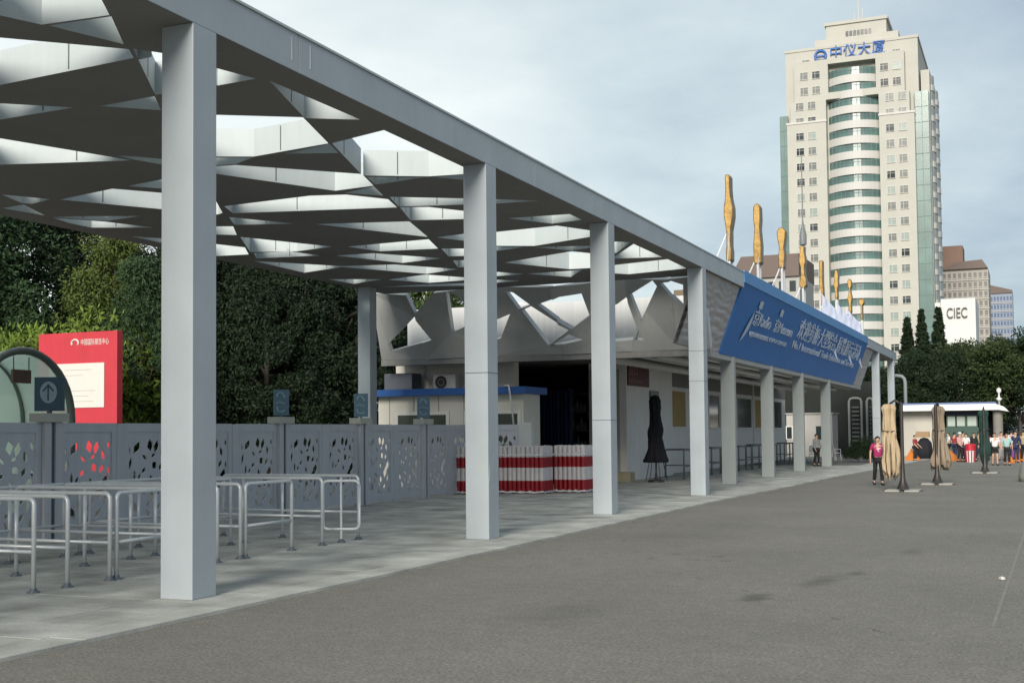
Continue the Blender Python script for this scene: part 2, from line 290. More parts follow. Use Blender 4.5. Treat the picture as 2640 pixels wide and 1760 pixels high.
r = MB().add([(-9, -40, -.03), (60, -40, -.03), (60, 170, -.03), (-9, 170, -.03)], [(0, 1, 2, 3)]).build('road', asph); tag(r, kind='structure')
KERB = [(-7.66, -12), (-7.63, 7.5), (-7.56, 14), (-7.48, 31), (-7.2, 38.5), (-6.95, 49), (-6.67, 54.5), (-6.2, 66), (-5.6, 80), (-5.4, 92)]
def kerb_x(y):
    for (x0, y0), (x1, y1) in zip(KERB, KERB[1:]):
        if y <= y1: return x0+(x1-x0)*(y-y0)/(y1-y0)
    return KERB[-1][0]
stone_j = mat('paving_joint', (.15, .15, .135), .9, .2, 2, world=True)
stones = [mat('paving_stone_%s' % n, c, .8, .95, 1.3, bump=.3, bscale=50, speck=.22, spscale=26, world=True) for n, c in
          (('pale', (.42, .42, .38)), ('mid', (.39, .39, .355)), ('dull', (.355, .355, .32)))]
kerb_m = mat('kerb_stone', (.41, .41, .37), .8, .7, 1.3, bump=.3, speck=.15, spscale=26, world=True)
pv = MB().prism([(x-.02, y) for x, y in KERB]+[(-60, 92), (-60, -12)], lambda u, v, d: (u, v, d), -.085, -.02).build('pavement', stone_j); tag(pv, kind='structure')
TX = .80; XS = [-8.02-TX*k for k in range(12)]
base_tiles = []
for vi in range(3):
    w = TX/2-.004
    mb = MB(); mb.box(-w, w, -w, w, -.02, 0); base_tiles.append(mb.mesh('paving_slab', stones[vi]))
far = MB(); cnt = 0
for j in range(72):
    y = 5.2+TX*(j+.5)
    for k, x in enumerate(XS):
        xc = x-TX/2; z = random.uniform(-.0025, .0025)
        if y < 31 and cnt < 290 and not (xc < -9.3-.62*(y-5) ) and xc > -15.6:
            o = obj_from_mesh('paving_slab', random.choice(base_tiles), pv, (xc, y, z)); o.rotation_euler.x = random.uniform(-.0015, .0015); cnt += 1
        elif y < 92: far.box(xc-TX/2+.004, xc+TX/2-.004, y-TX/2+.004, y+TX/2-.004, -.02, z, random.randint(0, 2))
tag(far.build('paving_slabs', stones, pv), kind='stuff')
y = 4.5
while y < 91:
    n = 1.0; x0, x1 = kerb_x(y), kerb_x(y+n)
    k = MB().prism([(-8.014, y+.004), (x0, y+.004), (x1, y+n-.004), (-8.014, y+n-.004)], lambda u, v, d: (u, v, d), -.06, random.uniform(.001, .004))
    k.build('kerb_stone', kerb_m, pv); y += 1.0
line_m = mat('worn_line_paint', (.215, .205, .183), .85, .3, 3, world=True)
for a, b_, w in (((-2.75, 31.3), (-1.95, 31.35), .06), ((-.40, 12.0), (-.20, 24.0), .016)):
    p, q = Vector((*a, 0)), Vector((*b_, 0)); s = (q-p).normalized().cross(Vector((0, 0, 1)))*w
    tag(MB().add([p-s+Vector((0, 0, -.026)), q-s+Vector((0, 0, -.026)), q+s+Vector((0, 0, -.026)), p+s+Vector((0, 0, -.026))], [(0, 1, 2, 3)]).build('road_marking', line_m), kind='structure')
G0 = on_ground(2584, 1494, -.03)
tag(MB().lathe([(.02, 0), (.035, .008), (.03, .03), (.01, .04)], 7, G0, fn=lambda a, z: 1+.3*math.sin(3*a)).build('paper_scrap', board_w, loc=G0), 'small scrap of crumpled white paper lying on the open asphalt', 'litter')

# ---------------------------------------------------------------- canopy
ZB, ZT, XF, XR, PW = 6.25, 6.76, -8.34, -19.2, .42
can = thing('street_canopy', 'long grey steel canopy of triangular openings on square pillars beside the road', 'canopy', (XF, 10.9, 0))
def pillar(x, y, zt=ZB, w=PW, dp=PW, m=None):
    """x is the street face, y the face towards the viewer"""
    mb = MB(); mb.box(x-w, x, y, y+dp, 0, zt); o = mb.build('pillar', m or paint, can, bevel=.008)
    return o
for y in (3.1, 10.92, 18.72, 25.14, 33.28): pillar(XF, y)
for y in (40.45, 46.9, 53.6, 61.1): pillar(-9.12, y, 4.19, .46, .24, mat('arcade_shaded_paint', (.27, .30, .30), .5, .14, 1.1, streak=.05))  # shade under the overhang is put into a darker copy of the grey paint
for y in (74.9, 83.2): pillar(XF, y)
for y in (33.0, 14.2, 3.1): pillar(-18.62, y)
ys = [-6, -1.4, 5.2, 13.02, 20.9, 29.0, 36.9]
for a, b_ in zip(ys, ys[1:]+[38.62]):
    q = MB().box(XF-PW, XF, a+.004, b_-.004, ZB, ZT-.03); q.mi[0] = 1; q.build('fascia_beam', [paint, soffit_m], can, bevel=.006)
q = MB().box(XF-PW, XF, 69.9, 85.0, ZB, ZT-.03); q.mi[0] = 1; q.build('fascia_beam', [paint, soffit_m], can, bevel=.006)
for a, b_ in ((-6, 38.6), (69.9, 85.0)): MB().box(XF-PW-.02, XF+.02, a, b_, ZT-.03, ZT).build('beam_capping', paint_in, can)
for y, zs in ((33.28, (3.12, 3.95)), (25.14, (2.0,)), (18.72, (2.75,)), (74.9, (2.4,))):
    for z in zs: MB().box(XF-PW-.003, XF+.003, y-.003, y+PW+.003, z, z+.012).build('joint_line', fence_d, can)
patch = mat('paint_patch', (.36, .41, .42), .5, .1, 3)
for x0, x1, z0, z1 in ((-8.50, -8.343, 1.05, 1.62), (-8.72, -8.62, .22, .34)): MB().box(x0, x1, 18.715, 18.72, z0, z1).build('paint_patch', patch, can)
MB().box(XF, XF+.004, 18.75, 18.95, .95, 1.2).build('paint_patch', patch, can)
for y in (12.86, 13.28): MB().box(XF, XF+.004, y, y+.02, ZB+.12, ZB+.42).build('joint_strip', fence_m, can)
MB().box(-12.5, XF-PW-.002, 73.4, 84.9, ZB+.01, ZT-.06).build('roof_slab', [soffit_m], can)
D1 = lambda p: p[1] > 9.31+(p[0]+8.37)*(-1.739)
D2 = lambda p: p[1] > 13.1+(p[0]+8.86)*(-3.13)
bands = [4.5, 8.2, 11.9, 14.6, 17.2, 20.0, 22.6, 25.5, 28.3, 31.2]
outer = [(XR, -6), (XF-PW-.001, -6), (XF-PW-.001, 35.0), (XR, 35.0)]
extra = []   # the same lattice carried on towards the viewer, above the frame
for k in range(5):
    for j in range(4):
        x = -9.6-2.3*j-.5*(k % 2); y = 7.4-2.4*k+.25*j
        extra.append([(x, y-.95), (x+.75, y+.25), (x-.65, y+.85)])
cuts = [((-8.37, 9.31), (-18.2, 26.4)), ((-8.86, 13.1), (-15.86, 35.0))]
cuts += [((XR, s), (XF-PW-.001, s)) for s in bands]
cell = lambda p: (D1(p), D2(p), sum(p[1] > s for s in bands))
V, cells = perforated(outer, CANOPY_HOLES+extra, cuts, cell)
for key, tris in sorted(cells.items()):
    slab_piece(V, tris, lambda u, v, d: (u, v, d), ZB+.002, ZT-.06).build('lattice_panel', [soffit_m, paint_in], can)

seams = MB(); rs_ = random.Random(4)
for h in CANOPY_HOLES:
    cxh = sum(p[0] for p in h)/len(h); cyh = sum(p[1] for p in h)/len(h)
    for (xa, ya_), (xb_, yb_) in zip(h, h[1:]+h[:1]):
        L = math.hypot(xb_-xa, yb_-ya_)
        if L < 1.0: continue
        k = rs_.uniform(.35, .65); px_, py_ = xa+(xb_-xa)*k, ya_+(yb_-ya_)*k; ux, uy = (xb_-xa)/L*.009, (yb_-ya_)/L*.009
        nx, ny = -uy, ux
        if (cxh-px_)*nx+(cyh-py_)*ny < 0: nx, ny = -nx, -ny
        P4 = [(px_-ux, py_-uy), (px_+ux, py_+uy), (px_+ux+nx*.7, py_+uy+ny*.7), (px_-ux+nx*.7, py_-uy+ny*.7)]
        seams.prism(P4, lambda u, v, d: (u, v, d), ZB+.03, ZT-.09)
tag(seams.build('seam_strips', mat('seam_dark', (.12, .125, .12), .7), can), kind='stuff')

# ---------------------------------------------------------------- the hall under the canopy's far half
hall = thing('exhibition_kiosk_building', 'low white exhibition building with sloping latticed crown under the grey canopy', 'building', (-13.5, 42.5, 0))
SL = lambda z: 35.1+(6.25-z)*.45            # y of the sloping end face at height z
nrm = Vector((0, -2.0, -.9)).normalized()
def fas(u, v, d): p = Vector((u, SL(v), v))+nrm*d; return p
xcuts = [-18.2, -15.85, -13.4, -11.2, -9.75]
V, cells = perforated([(-19.9, 4.2), (-8.8, 4.2), (-8.8, 6.25), (-19.9, 6.25)], FASCIA_HOLES, [((x, 4.2), (x, 6.25)) for x in xcuts], lambda p: sum(p[0] > x for x in xcuts))
crown_m = mat('crown_sheet', (.44, .45, .445), .38, .2, .9, metal=.35, streak=.08, bump=.1, bscale=2)
for key, tris in sorted(cells.items()):
    xs_ = ([-19.9]+xcuts+[-8.8]); uc = (xs_[key]+xs_[key+1])/2; kk = (.32, -.26, .22, -.32, .28, -.24)[key % 6]
    slab_piece(V, tris, lambda u, v, d: fas(u, v, d+kk*(u-uc)*(v-4.0)/2.2), -.2, (.0, .045, .015, .06, .02, .05)[key % 6]).build('lattice_panel', [crown_m, crown_m], hall)
MB().box(-19.9, -8.9, 36.02, 36.3, 4.0, 4.2).build('crown_edge', mat('edge_grey', (.22, .22, .215), .7, .2, 1.5, streak=.15), hall)
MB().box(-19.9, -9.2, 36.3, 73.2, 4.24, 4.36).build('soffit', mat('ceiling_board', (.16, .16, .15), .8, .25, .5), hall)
MB().box(-19.9, -9.6, 37.9, 38.1, 4.36, 6.02).build('parapet', mat('parapet_render', (.56, .565, .56), .8, .08, .8, streak=.15), hall)
MB().lathe([(.4, 0), (1.35, .5), (1.5, 1.0), (1.2, 1.6), (.5, 1.9), (.05, 1.95)], 18, (-16.6, 39.6, 4.36)).build('roof_tank', white_wall, hall, smooth=True)
MB().box(-11.0, -10.2, 40.0, 41.2, 5.75, 6.45).build('roof_box', mat('brown_metal', (.16, .12, .08), .7), hall)
# sloping street face: crumpled silver sheeting either side of the banner
film = mat('silver_film', (.40, .385, .385), .45, .16, 1.2, bump=.5, bscale=9)
def street_face(z): return -8.36-(6.4-z)*.36
from mathutils import noise as _mn
mnoise = lambda p: _mn.noise(Vector(p))
def sheet(y0, y1, nz=60, ny=30, amp=.03):
    mb = MB(); vs = []
    for i in range(nz+1):
        z = 4.22+(6.27-4.22)*i/nz
        for j in range(ny+1):
            y = y0+(y1-y0)*j/ny
            w = math.sin(z*27+2.2*mnoise((y*.9, z*.8, 3))*3+y*.6)*.45*(1+mnoise((y*1.3, z*2, 0)))+mnoise((y*2.5, z*9, 1))*.8+mnoise((y*7, z*16, 2))*.5
            vs.append((street_face(z)-.06+amp*w*(0 if j in (0, ny) else 1), y, z))
    k = ny+1; fs = [(i*k+j, i*k+j+1, (i+1)*k+j+1, (i+1)*k+j) for i in range(nz) for j in range(ny)]
    mb.add(vs, fs)
    n = len(vs); mb.add([(x-.12, y, z) for x, y, z in vs], [f[::-1] for f in fs])
    return mb
sheet(33.72, 38.6).build('film_panel', film, hall, smooth=True)
sheet(69.95, 73.3).build('film_panel', film, hall, smooth=True)
MB().box(-9.9, -9.2, 36.31, 73.2, 4.05, 4.24).build('eaves_edge', grey_wall, hall)
# walls
MB().box(-20.2, -15.8, 37.6, 38.0, 0, 4.24).build('wall', mat('warm_render', (.66, .63, .55), .8, .1, 1, streak=.12), hall)
MB().box(-14.92, -13.5, 42.5, 48.6, 0, 4.24).build('wall', white_wall, hall)
MB().box(-14.9, -13.75, 42.46, 42.499, 0, 4.0).build('pier_face', grey_wall, hall)
MB().box(-14.35, -14.0, 48.6, 75.8, 0, 4.24).build('wall', white_wall, hall)
MB().box(-14.0, -13.985, 48.7, 75.7, 3.62, 4.23).build('upper_panel', mat('upper_grey', (.20, .195, .185), .8, .12, 1.2, streak=.08), hall)
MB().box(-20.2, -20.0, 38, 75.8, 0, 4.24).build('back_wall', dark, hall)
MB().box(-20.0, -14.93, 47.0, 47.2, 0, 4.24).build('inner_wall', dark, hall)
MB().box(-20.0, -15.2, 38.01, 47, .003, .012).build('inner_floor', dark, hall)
MB().box(-13.9, -13.2, 41.9, 42.45, 0, .32).build('step', mat('yellowed_stone', (.36, .32, .22), .8), hall)
yel = mat('yellow_board', (.33, .225, .07), .65, .22, .9)
def window(y0, y1, z0, z1, pane, x=-14.0):
    w = MB(); f = .06
    w.box(x, x+.05, y0-f, y0, z0-f, z1+f); w.box(x, x+.05, y1, y1+f, z0-f, z1+f); w.box(x, x+.05, y0, y1, z1, z1+f); w.box(x, x+.09, y0, y1, z0-f, z0)
    o = w.build('window', white_wall, hall)
    MB().box(x-.002, x+.012, y0, y1, z0, z1).build('pane', pane, o)
    return o
window(48.9, 52.4, 1.95, 3.45, yel); window(56.6, 58.6, 1.93, 3.42, glass_d); window(59.0, 61.0, 1.93, 3.42, glass_d)
window(62.5, 65.9, 1.92, 3.42, glass_d); window(66.8, 70.8, 1.92, 3.42, yel); window(71.6, 74.4, 1.92, 3.42, glass_d)
for y in (55.2, 61.6, 66.35, 71.2): MB().box(-14.0, -13.93, y, y+.16, 1.0, 4.2).build('pilaster', white_wall, hall)
# ceiling pipes
for x, r_, z in ((-9.8, .07, 4.1), (-10.6, .11, 4.08), (-11.5, .06, 4.14), (-12.3, .13, 4.05)):
    MB().tube([(x, 36.6, z), (x+.15, 50, z-.03), (x-.1, 60, z), (x, 72.8, z)], r_, 8).build('ceiling_pipe', mat('pipe_white', (.55, .55, .54), .4), hall, smooth=True)
for y in (45.5, 51, 57.5, 64): MB().box(-12.9, -9.7, y, y+.22, 4.02, 4.10).build('light_batten', mat('pipe_white', (.55, .55, .54), .4), hall)
# dark entrance: curtain and shelves
cur = MB(); n = 60; vs = []
for i in range(n+1):
    x = -16.75+i*.021; y = 42.2-.08*math.sin(i*.9)-.03*math.sin(i*2.3)
    vs += [(x, y, .1), (x, y+.04*math.sin(i), 3.3)]
cur.add(vs, [(2*i, 2*i+2, 2*i+3, 2*i+1) for i in range(n)])
tag(cur.build('curtain', mat('navy_curtain', (.008, .013, .055), .8, .3, 3), loc=(-16.1, 42.2, 0)), 'dark navy curtain hanging in the black entrance behind the striped tubes', 'curtain')
sh = thing('goods_shelf', 'dim shelving with wrapped goods just left of the white pier', 'shelf', (-15.6, 43.5, 0))
for x in (-15.98, -15.2): MB().box(x-.02, x+.02, 43.3, 43.8, 0, 3.4).build('upright', fence_d, sh)
for z in (.4, 1.1, 1.8, 2.5, 3.2): MB().box(-15.98, -15.2, 43.3, 43.8, z-.02, z).build('shelf_board', fence_d, sh)
for i in range(18):
    z = (.4, 1.1, 1.8, 2.5)[i % 4]; x = -15.9+.16*(i//4); h = random.uniform(.3, .55)
    tag(MB().lathe([(.075, 0), (.08, h*.6), (.04, h*.8), (.035, h), (.0, h)], 8, (x, 43.5+random.uniform(-.1, .1), z)).build('wrapped_bottle', mat('shelf_goods', (.10, .12, .11), .3, .5, 3), loc=(x, 43.5, z), smooth=True), 'dim plastic wrapped bottle, %s on the %s board of the shelving in the dark entrance' % (('first', 'second', 'third', 'fourth', 'fifth')[i//4], ('lowest', 'second', 'third', 'top')[i % 4]), 'bottle', 'bottles on the entrance shelving')
# ---------------------------------------------------------------- banner over the street
ban = thing('event_banner', 'long blue leaning banner with white lettering above the small pillars', 'banner', (-8.36, 38.7, 4.2))
def bf(s, z, d=0):   # point on the banner's sloping face
    return Vector((street_face(z)+d, s, z))
mb = MB(); y0, y1 = 38.66, 69.86
mb.prism([(-9.18, 4.20), (-8.36, 6.42), (-8.36-.25, 6.42), (-9.18-.25, 4.20)], lambda u, v, d: (u, d, v), y0, y1); mb.build('banner_face', blue_m, ban)
MB().box(-8.72, -8.325, y0, y1, 6.424, 6.80).build('top_strip', blue_l, ban)
upd = (bf(0, 6)-bf(0, 5)).normalized(); rgt = Vector((0, 1, 0))
def btext(body, s0, s1, z, size): return text('lettering', body, size, letter_w, ban, bf(s0, z, .02), rgt, upd, .008, width=s1-s0)
def bpos(px, py):   # where a pixel's sight line meets the banner face
    d = ray(px, py); n = Vector((1, 0, -.36)); p = bf(0, 5); k = n.dot(p-EYE)/n.dot(d); q = EYE+d*k; return q.y, q.z
def bline(body, p0, p1, hpx):
    (a, za), (b_, zb) = bpos(*p0), bpos(*p1); z = (za+zb)/2; mid = Vector((0, (a+b_)/2, z)).y
    size = hpx/FPX*mid*1.02
    btext(body, a, b_, z, size)
bline('京Radio', (1943, 820), (1986, 838), 44); bline('京Museum', (1995, 842), (2042, 858), 36)
bline('欢迎参加·大型综合', (2058, 852), (2154, 888), 52); bline('展览展示活动', (2157, 893), (2215, 912), 44)
bline('BEIJING EXHIBITION SERVICES', (1930, 861), (1979, 874), 17); bline('EXPO CENTER', (1982, 877), (2026, 888), 15)
bline('No.1 International Trade Exhibition and Services', (2042, 890), (2200, 940), 24)
# feather-shaped emblem
fe = []
for i in range(13):
    u = i/12; fe.append((40.55+1.25*u-.5*u*u, 4.72+1.05*u, .16*math.sin(PI*min(1, u*1.1))**.8+.02))
mb = MB(); mb.add([bf(s-w, z, .03) for s, z, w in fe]+[bf(s+w*1.3, z, .03) for s, z, w in fe], [(i, i+1, 13+i+1, 13+i) for i in range(12)]); mb.build('emblem', letter_w, ban)
for px, py in ((1961, 787), (2014, 808)):
    s, z = bpos(px, py); MB().add([bf(s+.42*math.cos(a)*(1 if k % 2 else .6), z+.14*math.sin(a), .03) for k, a in enumerate([2*PI*i/8 for i in range(8)])], [tuple(range(8))]).build('emblem', letter_w, ban)

# ---------------------------------------------------------------- signs and posters on the walls
def wall_sign(name, y0, y1, z0, z1, x, m, label, cat, lines=()):
    t_ = thing(name, label, cat, (x, y0, z0)); MB().box(x+.003, x+.06, y0, y1, z0, z1).build('panel', m, t_, bevel=.006)
    for body, s, z, w, mm in lines: text('lettering', body, s, mm, t_, (x+.062, y0+.1, z), (0, 1, 0), (0, 0, 1), .003, width=w)
    return t_
pink_w = mat('faded_letter', (.28, .16, .17), .6)
wall_sign('entrance_sign', 42.6, 45.2, 3.42, 4.16, -13.5, mat('maroon_panel', (.085, .012, .017), .5, .2, 2), 'dark maroon sign with faded lettering high on the white pier', 'sign',
          (('出口', .34, 3.93, 1.0, pink_w), ('Exhibition', .2, 3.62, 1.5, pink_w)))
wall_sign('wall_poster', 45.35, 46.5, 2.1, 3.3, -13.5, mat('poster_grey', (.10, .115, .13), .4, .4, 3), 'narrow dark grey framed poster on the white pier above the black parasol', 'poster')

# ---------------------------------------------------------------- cabin with the blue roof, AC unit, water box
cab = thing('portable_cabin', 'cream portable cabin with a blue flat roof behind the perforated fence', 'cabin', (-17.4, 36.0, 0))
MB().box(-20.0, -14.82, 36.0, 37.4, 0, 2.98).build('wall', cream_wall, cab)
for x in (-19.6, -18.7, -17.8, -16.9, -15.9): MB().box(x, x+.03, 35.985, 36.0, .1, 2.95).build('panel_joint', grey_wall, cab)
rf = MB(); rf.prism([(-20.7, 2.98), (-14.6, 2.98), (-14.6, 3.2), (-20.1, 3.2)], lambda u, v, d: (u, d, v), 35.6, 37.5); rf.build('roof', mat('blue_roof', (.02, .10, .33), .5, .1, 1), cab)
for x0 in (-19.25, -16.75):
    w = MB(); f = .11; a, b_, z0, z1 = x0, x0+1.75, 1.35, 2.36
    w.box(a-f, b_+f, 35.94, 35.998, z1, z1+f); w.box(a-f, a, 35.94, 35.998, z0, z1); w.box(b_, b_+f, 35.94, 35.998, z0, z1); w.box((a+b_)/2-.06, (a+b_)/2+.06, 35.94, 35.998, z0, z1); w.box(a-f, b_+f, 35.92, 35.998, z0-f, z0)
    o = w.build('window', mat('window_white', (.75, .74, .68), .4), cab)
    MB().box(a, b_, 35.97, 35.995, z0, z1).build('pane', mat('cabin_glass', (.07, .075, .06), .2, .3, 2), o)  # dull olive-grey panes
P = at_y(1024, 965, 37.3)
ac = thing('air_conditioner', 'white outdoor air conditioner unit on the cabin roof against the cream wall', 'air conditioner', (-18.1, 37.2, 3.2))
acx = at_y(1122, 990, 37.2).x; acw = at_y(1179, 990, 37.2).x-acx
ac_m = mat('ac_white', (.66, .65, .60), .5, .05, 2)
MB().box(acx, acx+acw, 37.05, 37.4, 3.2, 3.72).build('casing', ac_m, ac, bevel=.015)
cx = acx+acw*.36
MB().tube([(cx, 37.06, 3.46), (cx, 37.035, 3.46)], .22, 20).build('fan_grille', mat('ac_grille', (.055, .048, .04), .7), ac)
for k in range(2): MB().tube([(cx+.11*(k+1)*math.cos(a), 37.03, 3.46+.11*(k+1)*math.sin(a)) for a in [2*PI*i/20 for i in range(21)]], .006, 5, False).build('grille_ring', ac_m, ac)
MB().tube([(acx+acw, 37.2, 3.5), (acx+acw+.2, 37.3, 3.3), (acx+acw+.3, 37.4, 3.9), (acx+acw+.28, 37.5, 4.2)], .02, 6).build('pipe', grey_wall, ac)
bx0, bx1 = at_y(1005, 985, 37.1).x, at_y(1076, 985, 37.1).x
tag(MB().box(bx0, bx1, 36.7, 37.4, 3.2, 3.78).build('cistern_box', mat('slate_box', (.10, .11, .125), .6, .2, 2), loc=(bx0, 37, 3.2), bevel=.02), 'slate grey box standing on the blue cabin roof beside the air conditioner', 'box')
cb = thing('loose_cable', 'thin grey cable looping down the cream wall beside the air conditioner', 'cable', (-18.6, 37.5, 4))
MB().tube([(bx1+.05, 37.55, 4.2), (bx1+.12, 37.5, 3.9), (bx1+.1, 37.45, 3.7), (bx1+.3, 37.35, 3.45), (bx1+.42, 37.2, 3.25)], .022, 6).build('cable', grey_wall, cb)
whx = at_y(1310, 1000, 35.5).x
tag(MB().tube([(whx-.15, 35.55, 3.22), (whx, 35.52, 3.24), (whx+.04, 35.5, 3.1), (whx+.03, 35.7, 2.6), (whx+.05, 35.9, 1.6)], .03, 7).build('white_hose', mat('hose_white', (.7, .7, .68), .5), loc=(whx, 35.5, 3.2), smooth=True), 'white hose hanging over the blue cabin roof edge', 'hose')

# ---------------------------------------------------------------- perforated fence
XFENCE = -15.5; FH = 2.0
fen = thing('perforated_fence', 'grey metal fence with cut-out leaf pattern running beside the pavement', 'fence', (XFENCE, 23.4, 0))
def leaf_cut(cx, cz, l, w, a):
    pts = [(0, -.5), (.42, -.12), (.5, .12), (.12, .5), (-.18, .28), (-.42, -.05)]
    return [(cx+w*u*math.cos(a)-l*v*math.sin(a), cz+w*u*math.sin(a)+l*v*math.cos(a)) for u, v in pts]
LEAF = []
rl = random.Random(5)
for (cx, cz, l, w, a) in [(-.28, 1.55, .22, .10, -.5), (.02, 1.58, .2, .11, .2), (.16, 1.56, .22, .09, -.2), (.30, 1.42, .18, .07, .3), (-.42, 1.25, .22, .06, -.15), (.12, 1.2, .12, .11, .8), (-.32, 1.02, .2, .055, .1),
        (-.22, 1.0, .12, .05, -.3), (.34, .95, .24, .11, -.3), (.24, .78, .26, .12, -.2), (-.40, .62, .15, .09, .4), (.06, .6, .18, .09, .1), (.34, .62, .2, .06, -.1), (-.15, .72, .14, .05, 1.0),
        (-.30, .42, .2, .08, .4), (.2, .40, .2, .07, -.6), (.40, .30, .15, .08, .2), (-.02, .30, .14, .06, .7), (-.1, 1.36, .12, .05, .9), (-.46, .85, .1, .05, .5), (.42, 1.6, .12, .06, .4), (-.45, 1.5, .14, .06, .2), (.27, 1.18, .15, .07, -.4), (-.12, 1.12, .12, .06, -.6), (.05, .95, .13, .06, .4), (-.02, .48, .12, .06, -.2), (.42, 1.15, .14, .05, .2), (.1, 1.4, .1, .05, -.9), (-.2, .56, .12, .05, .2), (.45, .78, .12, .05, .3), (-.42, .33, .12, .06, .1), (.1, .24, .09, .05, -.4)]:
    LEAF.append(leaf_cut(cx*1.02, cz, l*1.28, w*1.5, a))
def fence_panel(y0, y1, along='y', x=XFENCE):
    fr = (lambda u, v, d: (x+d, u, v)) if along == 'y' else (lambda u, v, d: (u, x+d, v))
    c = (y0+y1)/2; s = (y1-y0)/1.16
    V, cells = perforated([(y0, .12), (y1, .12), (y1, FH-.06), (y0, FH-.06)], [[(c+u*s, v) for u, v in h] for h in LEAF])
    p = slab_piece(V, cells[0], fr, -.012, .012, m_side=0).build('panel', fence_m, fen)
    f = MB()
    for a, b_, z0, z1 in ((y0, y1, FH-.16, FH), (y0, y1, .06, .2), (y0, y0+.13, .2, FH-.16), (y1-.13, y1, .2, FH-.16)):
        q = [fr(a, z0, -.032), fr(b_, z1, .032)]
        f.box(min(q[0][0], q[1][0]), max(q[0][0], q[1][0]), min(q[0][1], q[1][1]), max(q[0][1], q[1][1]), z0, z1)
    f.build('panel_frame', fence_m, fen)
POSTS = [9.4, 12.9, 16.4, 19.9, 23.45, 27.0, 30.43, 33.6]
for y in POSTS:
    MB().box(XFENCE-.10, XFENCE+.10, y-.20, y-.05, 0, FH+.01).build('post', fence_m, fen)
    MB().box(XFENCE-.10, XFENCE+.10, y+.05, y+.20, 0, FH+.01).build('post', fence_m, fen)
    MB().box(XFENCE-.07, XFENCE+.06, y-.05, y+.05, 0, FH-.01).build('post_core', fence_d, fen)
    if y < 33: MB().box(XFENCE-.16, XFENCE+.16, y-.30, y+.30, FH+.012, FH+.16).build('post_cap', mat('cap_stone', (.42, .42, .37), .7), fen)
for a, b_ in zip(POSTS, POSTS[1:]):
    m_ = (a+b_)/2
    fence_panel(a+.21, m_-.1); fence_panel(m_+.1, b_-.21)
    MB().box(XFENCE-.04, XFENCE+.04, m_-.098, m_+.098, 0, FH-.01).build('mullion', fence_m, fen)
fence_panel(XFENCE+.25, XFENCE+1.55, 'x', 33.6)
MB().box(XFENCE+1.56, XFENCE+1.95, 33.5, 33.72, 0, FH+.06).build('end_post', mat('end_post_white', (.5, .52, .50), .7), fen)
# blue round-figure signs on the fence posts
sg_b = mat('sign_blue', (.09, .175, .235), .5, .25, 5); sg_l = mat('sign_pale', (.27, .37, .43), .5, .2, 5); sg_n = mat('sign_navy', (.035, .085, .125), .5)
names = {19.9: 'third', 23.45: 'fourth'}
for y, lab in ((23.45, 'faded blue sign with a round figure on the fence against dark trees'), (27.0, 'faded blue sign with a round figure before the rear white pillar'), (30.43, 'faded blue sign with a round figure before the cream cabin windows')):
    s = thing('post_sign', lab, 'sign', (XFENCE, y, FH+.16), 'blue signs on the fence posts')
    q = .165; z0 = FH+.19
    # boards face the viewer
    MB().prism([(-q, z0), (q, z0), (q, z0+.58), (-q, z0+.58)], lambda u, v, d: (XFENCE+u*.92, y+u*.39+d, v), -.02, .02).build('board', sg_b, s)
    fr = lambda u, v, d: (XFENCE+u*.92-.005*0, y+u*.39-.024+d, v)
    sw = MB(); pts = [(.10*math.cos(a)*(1-.25*abs(math.sin(a*1.5))), z0+.40+.11*math.sin(a)) for a in [PI*.95-i*.28 for i in range(12)]]
    sw.tube([fr(u, v, 0) for u, v in pts], .022, 6); sw.tube([fr(u, v, 0) for u, v in [(-.10, z0+.26), (-.02, z0+.3), (.08, z0+.26), (.12, z0+.28)]], .016, 6)
    sw.tube([fr(u, v, 0) for u, v in [(-.08, z0+.2), (-.06, z0+.1), (.03, z0+.08), (.10, z0+.12)]], .02, 6); sw.build('figure', sg_l, s)
    MB().box(XFENCE-.02, XFENCE+.02, y-.02, y+.02, FH+.155, z0+.02).build('stem', fence_d, s)
s = thing('arrow_sign', 'dark blue arrow sign with a pale disc standing before the glass vault', 'sign', (XFENCE, 16.4, FH+.16))
z0 = FH+.2; fr = lambda u, v, d: (XFENCE+u*.93, 16.4+u*.36+d, v)
MB().prism([(-.25, z0), (.25, z0), (.25, z0+.58), (-.25, z0+.58)], fr, -.02, .02).build('board', sg_n, s)
MB().prism([(.145*math.cos(a), z0+.32+.185*math.sin(a)) for a in [2*PI*i/24 for i in range(24)]], fr, -.03, -.021).build('disc', sg_l, s)
ar = MB()
for p in ([(-.010, .18), (.010, .18), (.010, .44), (-.010, .44)], [(-.10, .35), (-.085, .33), (.010, .44), (0, .46)], [(.10, .35), (.085, .33), (-.010, .44), (0, .46)]):
    ar.prism([(u, z0+v) for u, v in p], fr, -.04, -.031)
ar.build('arrow', sg_n, s)
MB().box(XFENCE-.03, XFENCE+.03, 16.37, 16.43, FH+.155, z0+.02).build('stem', fence_d, s)

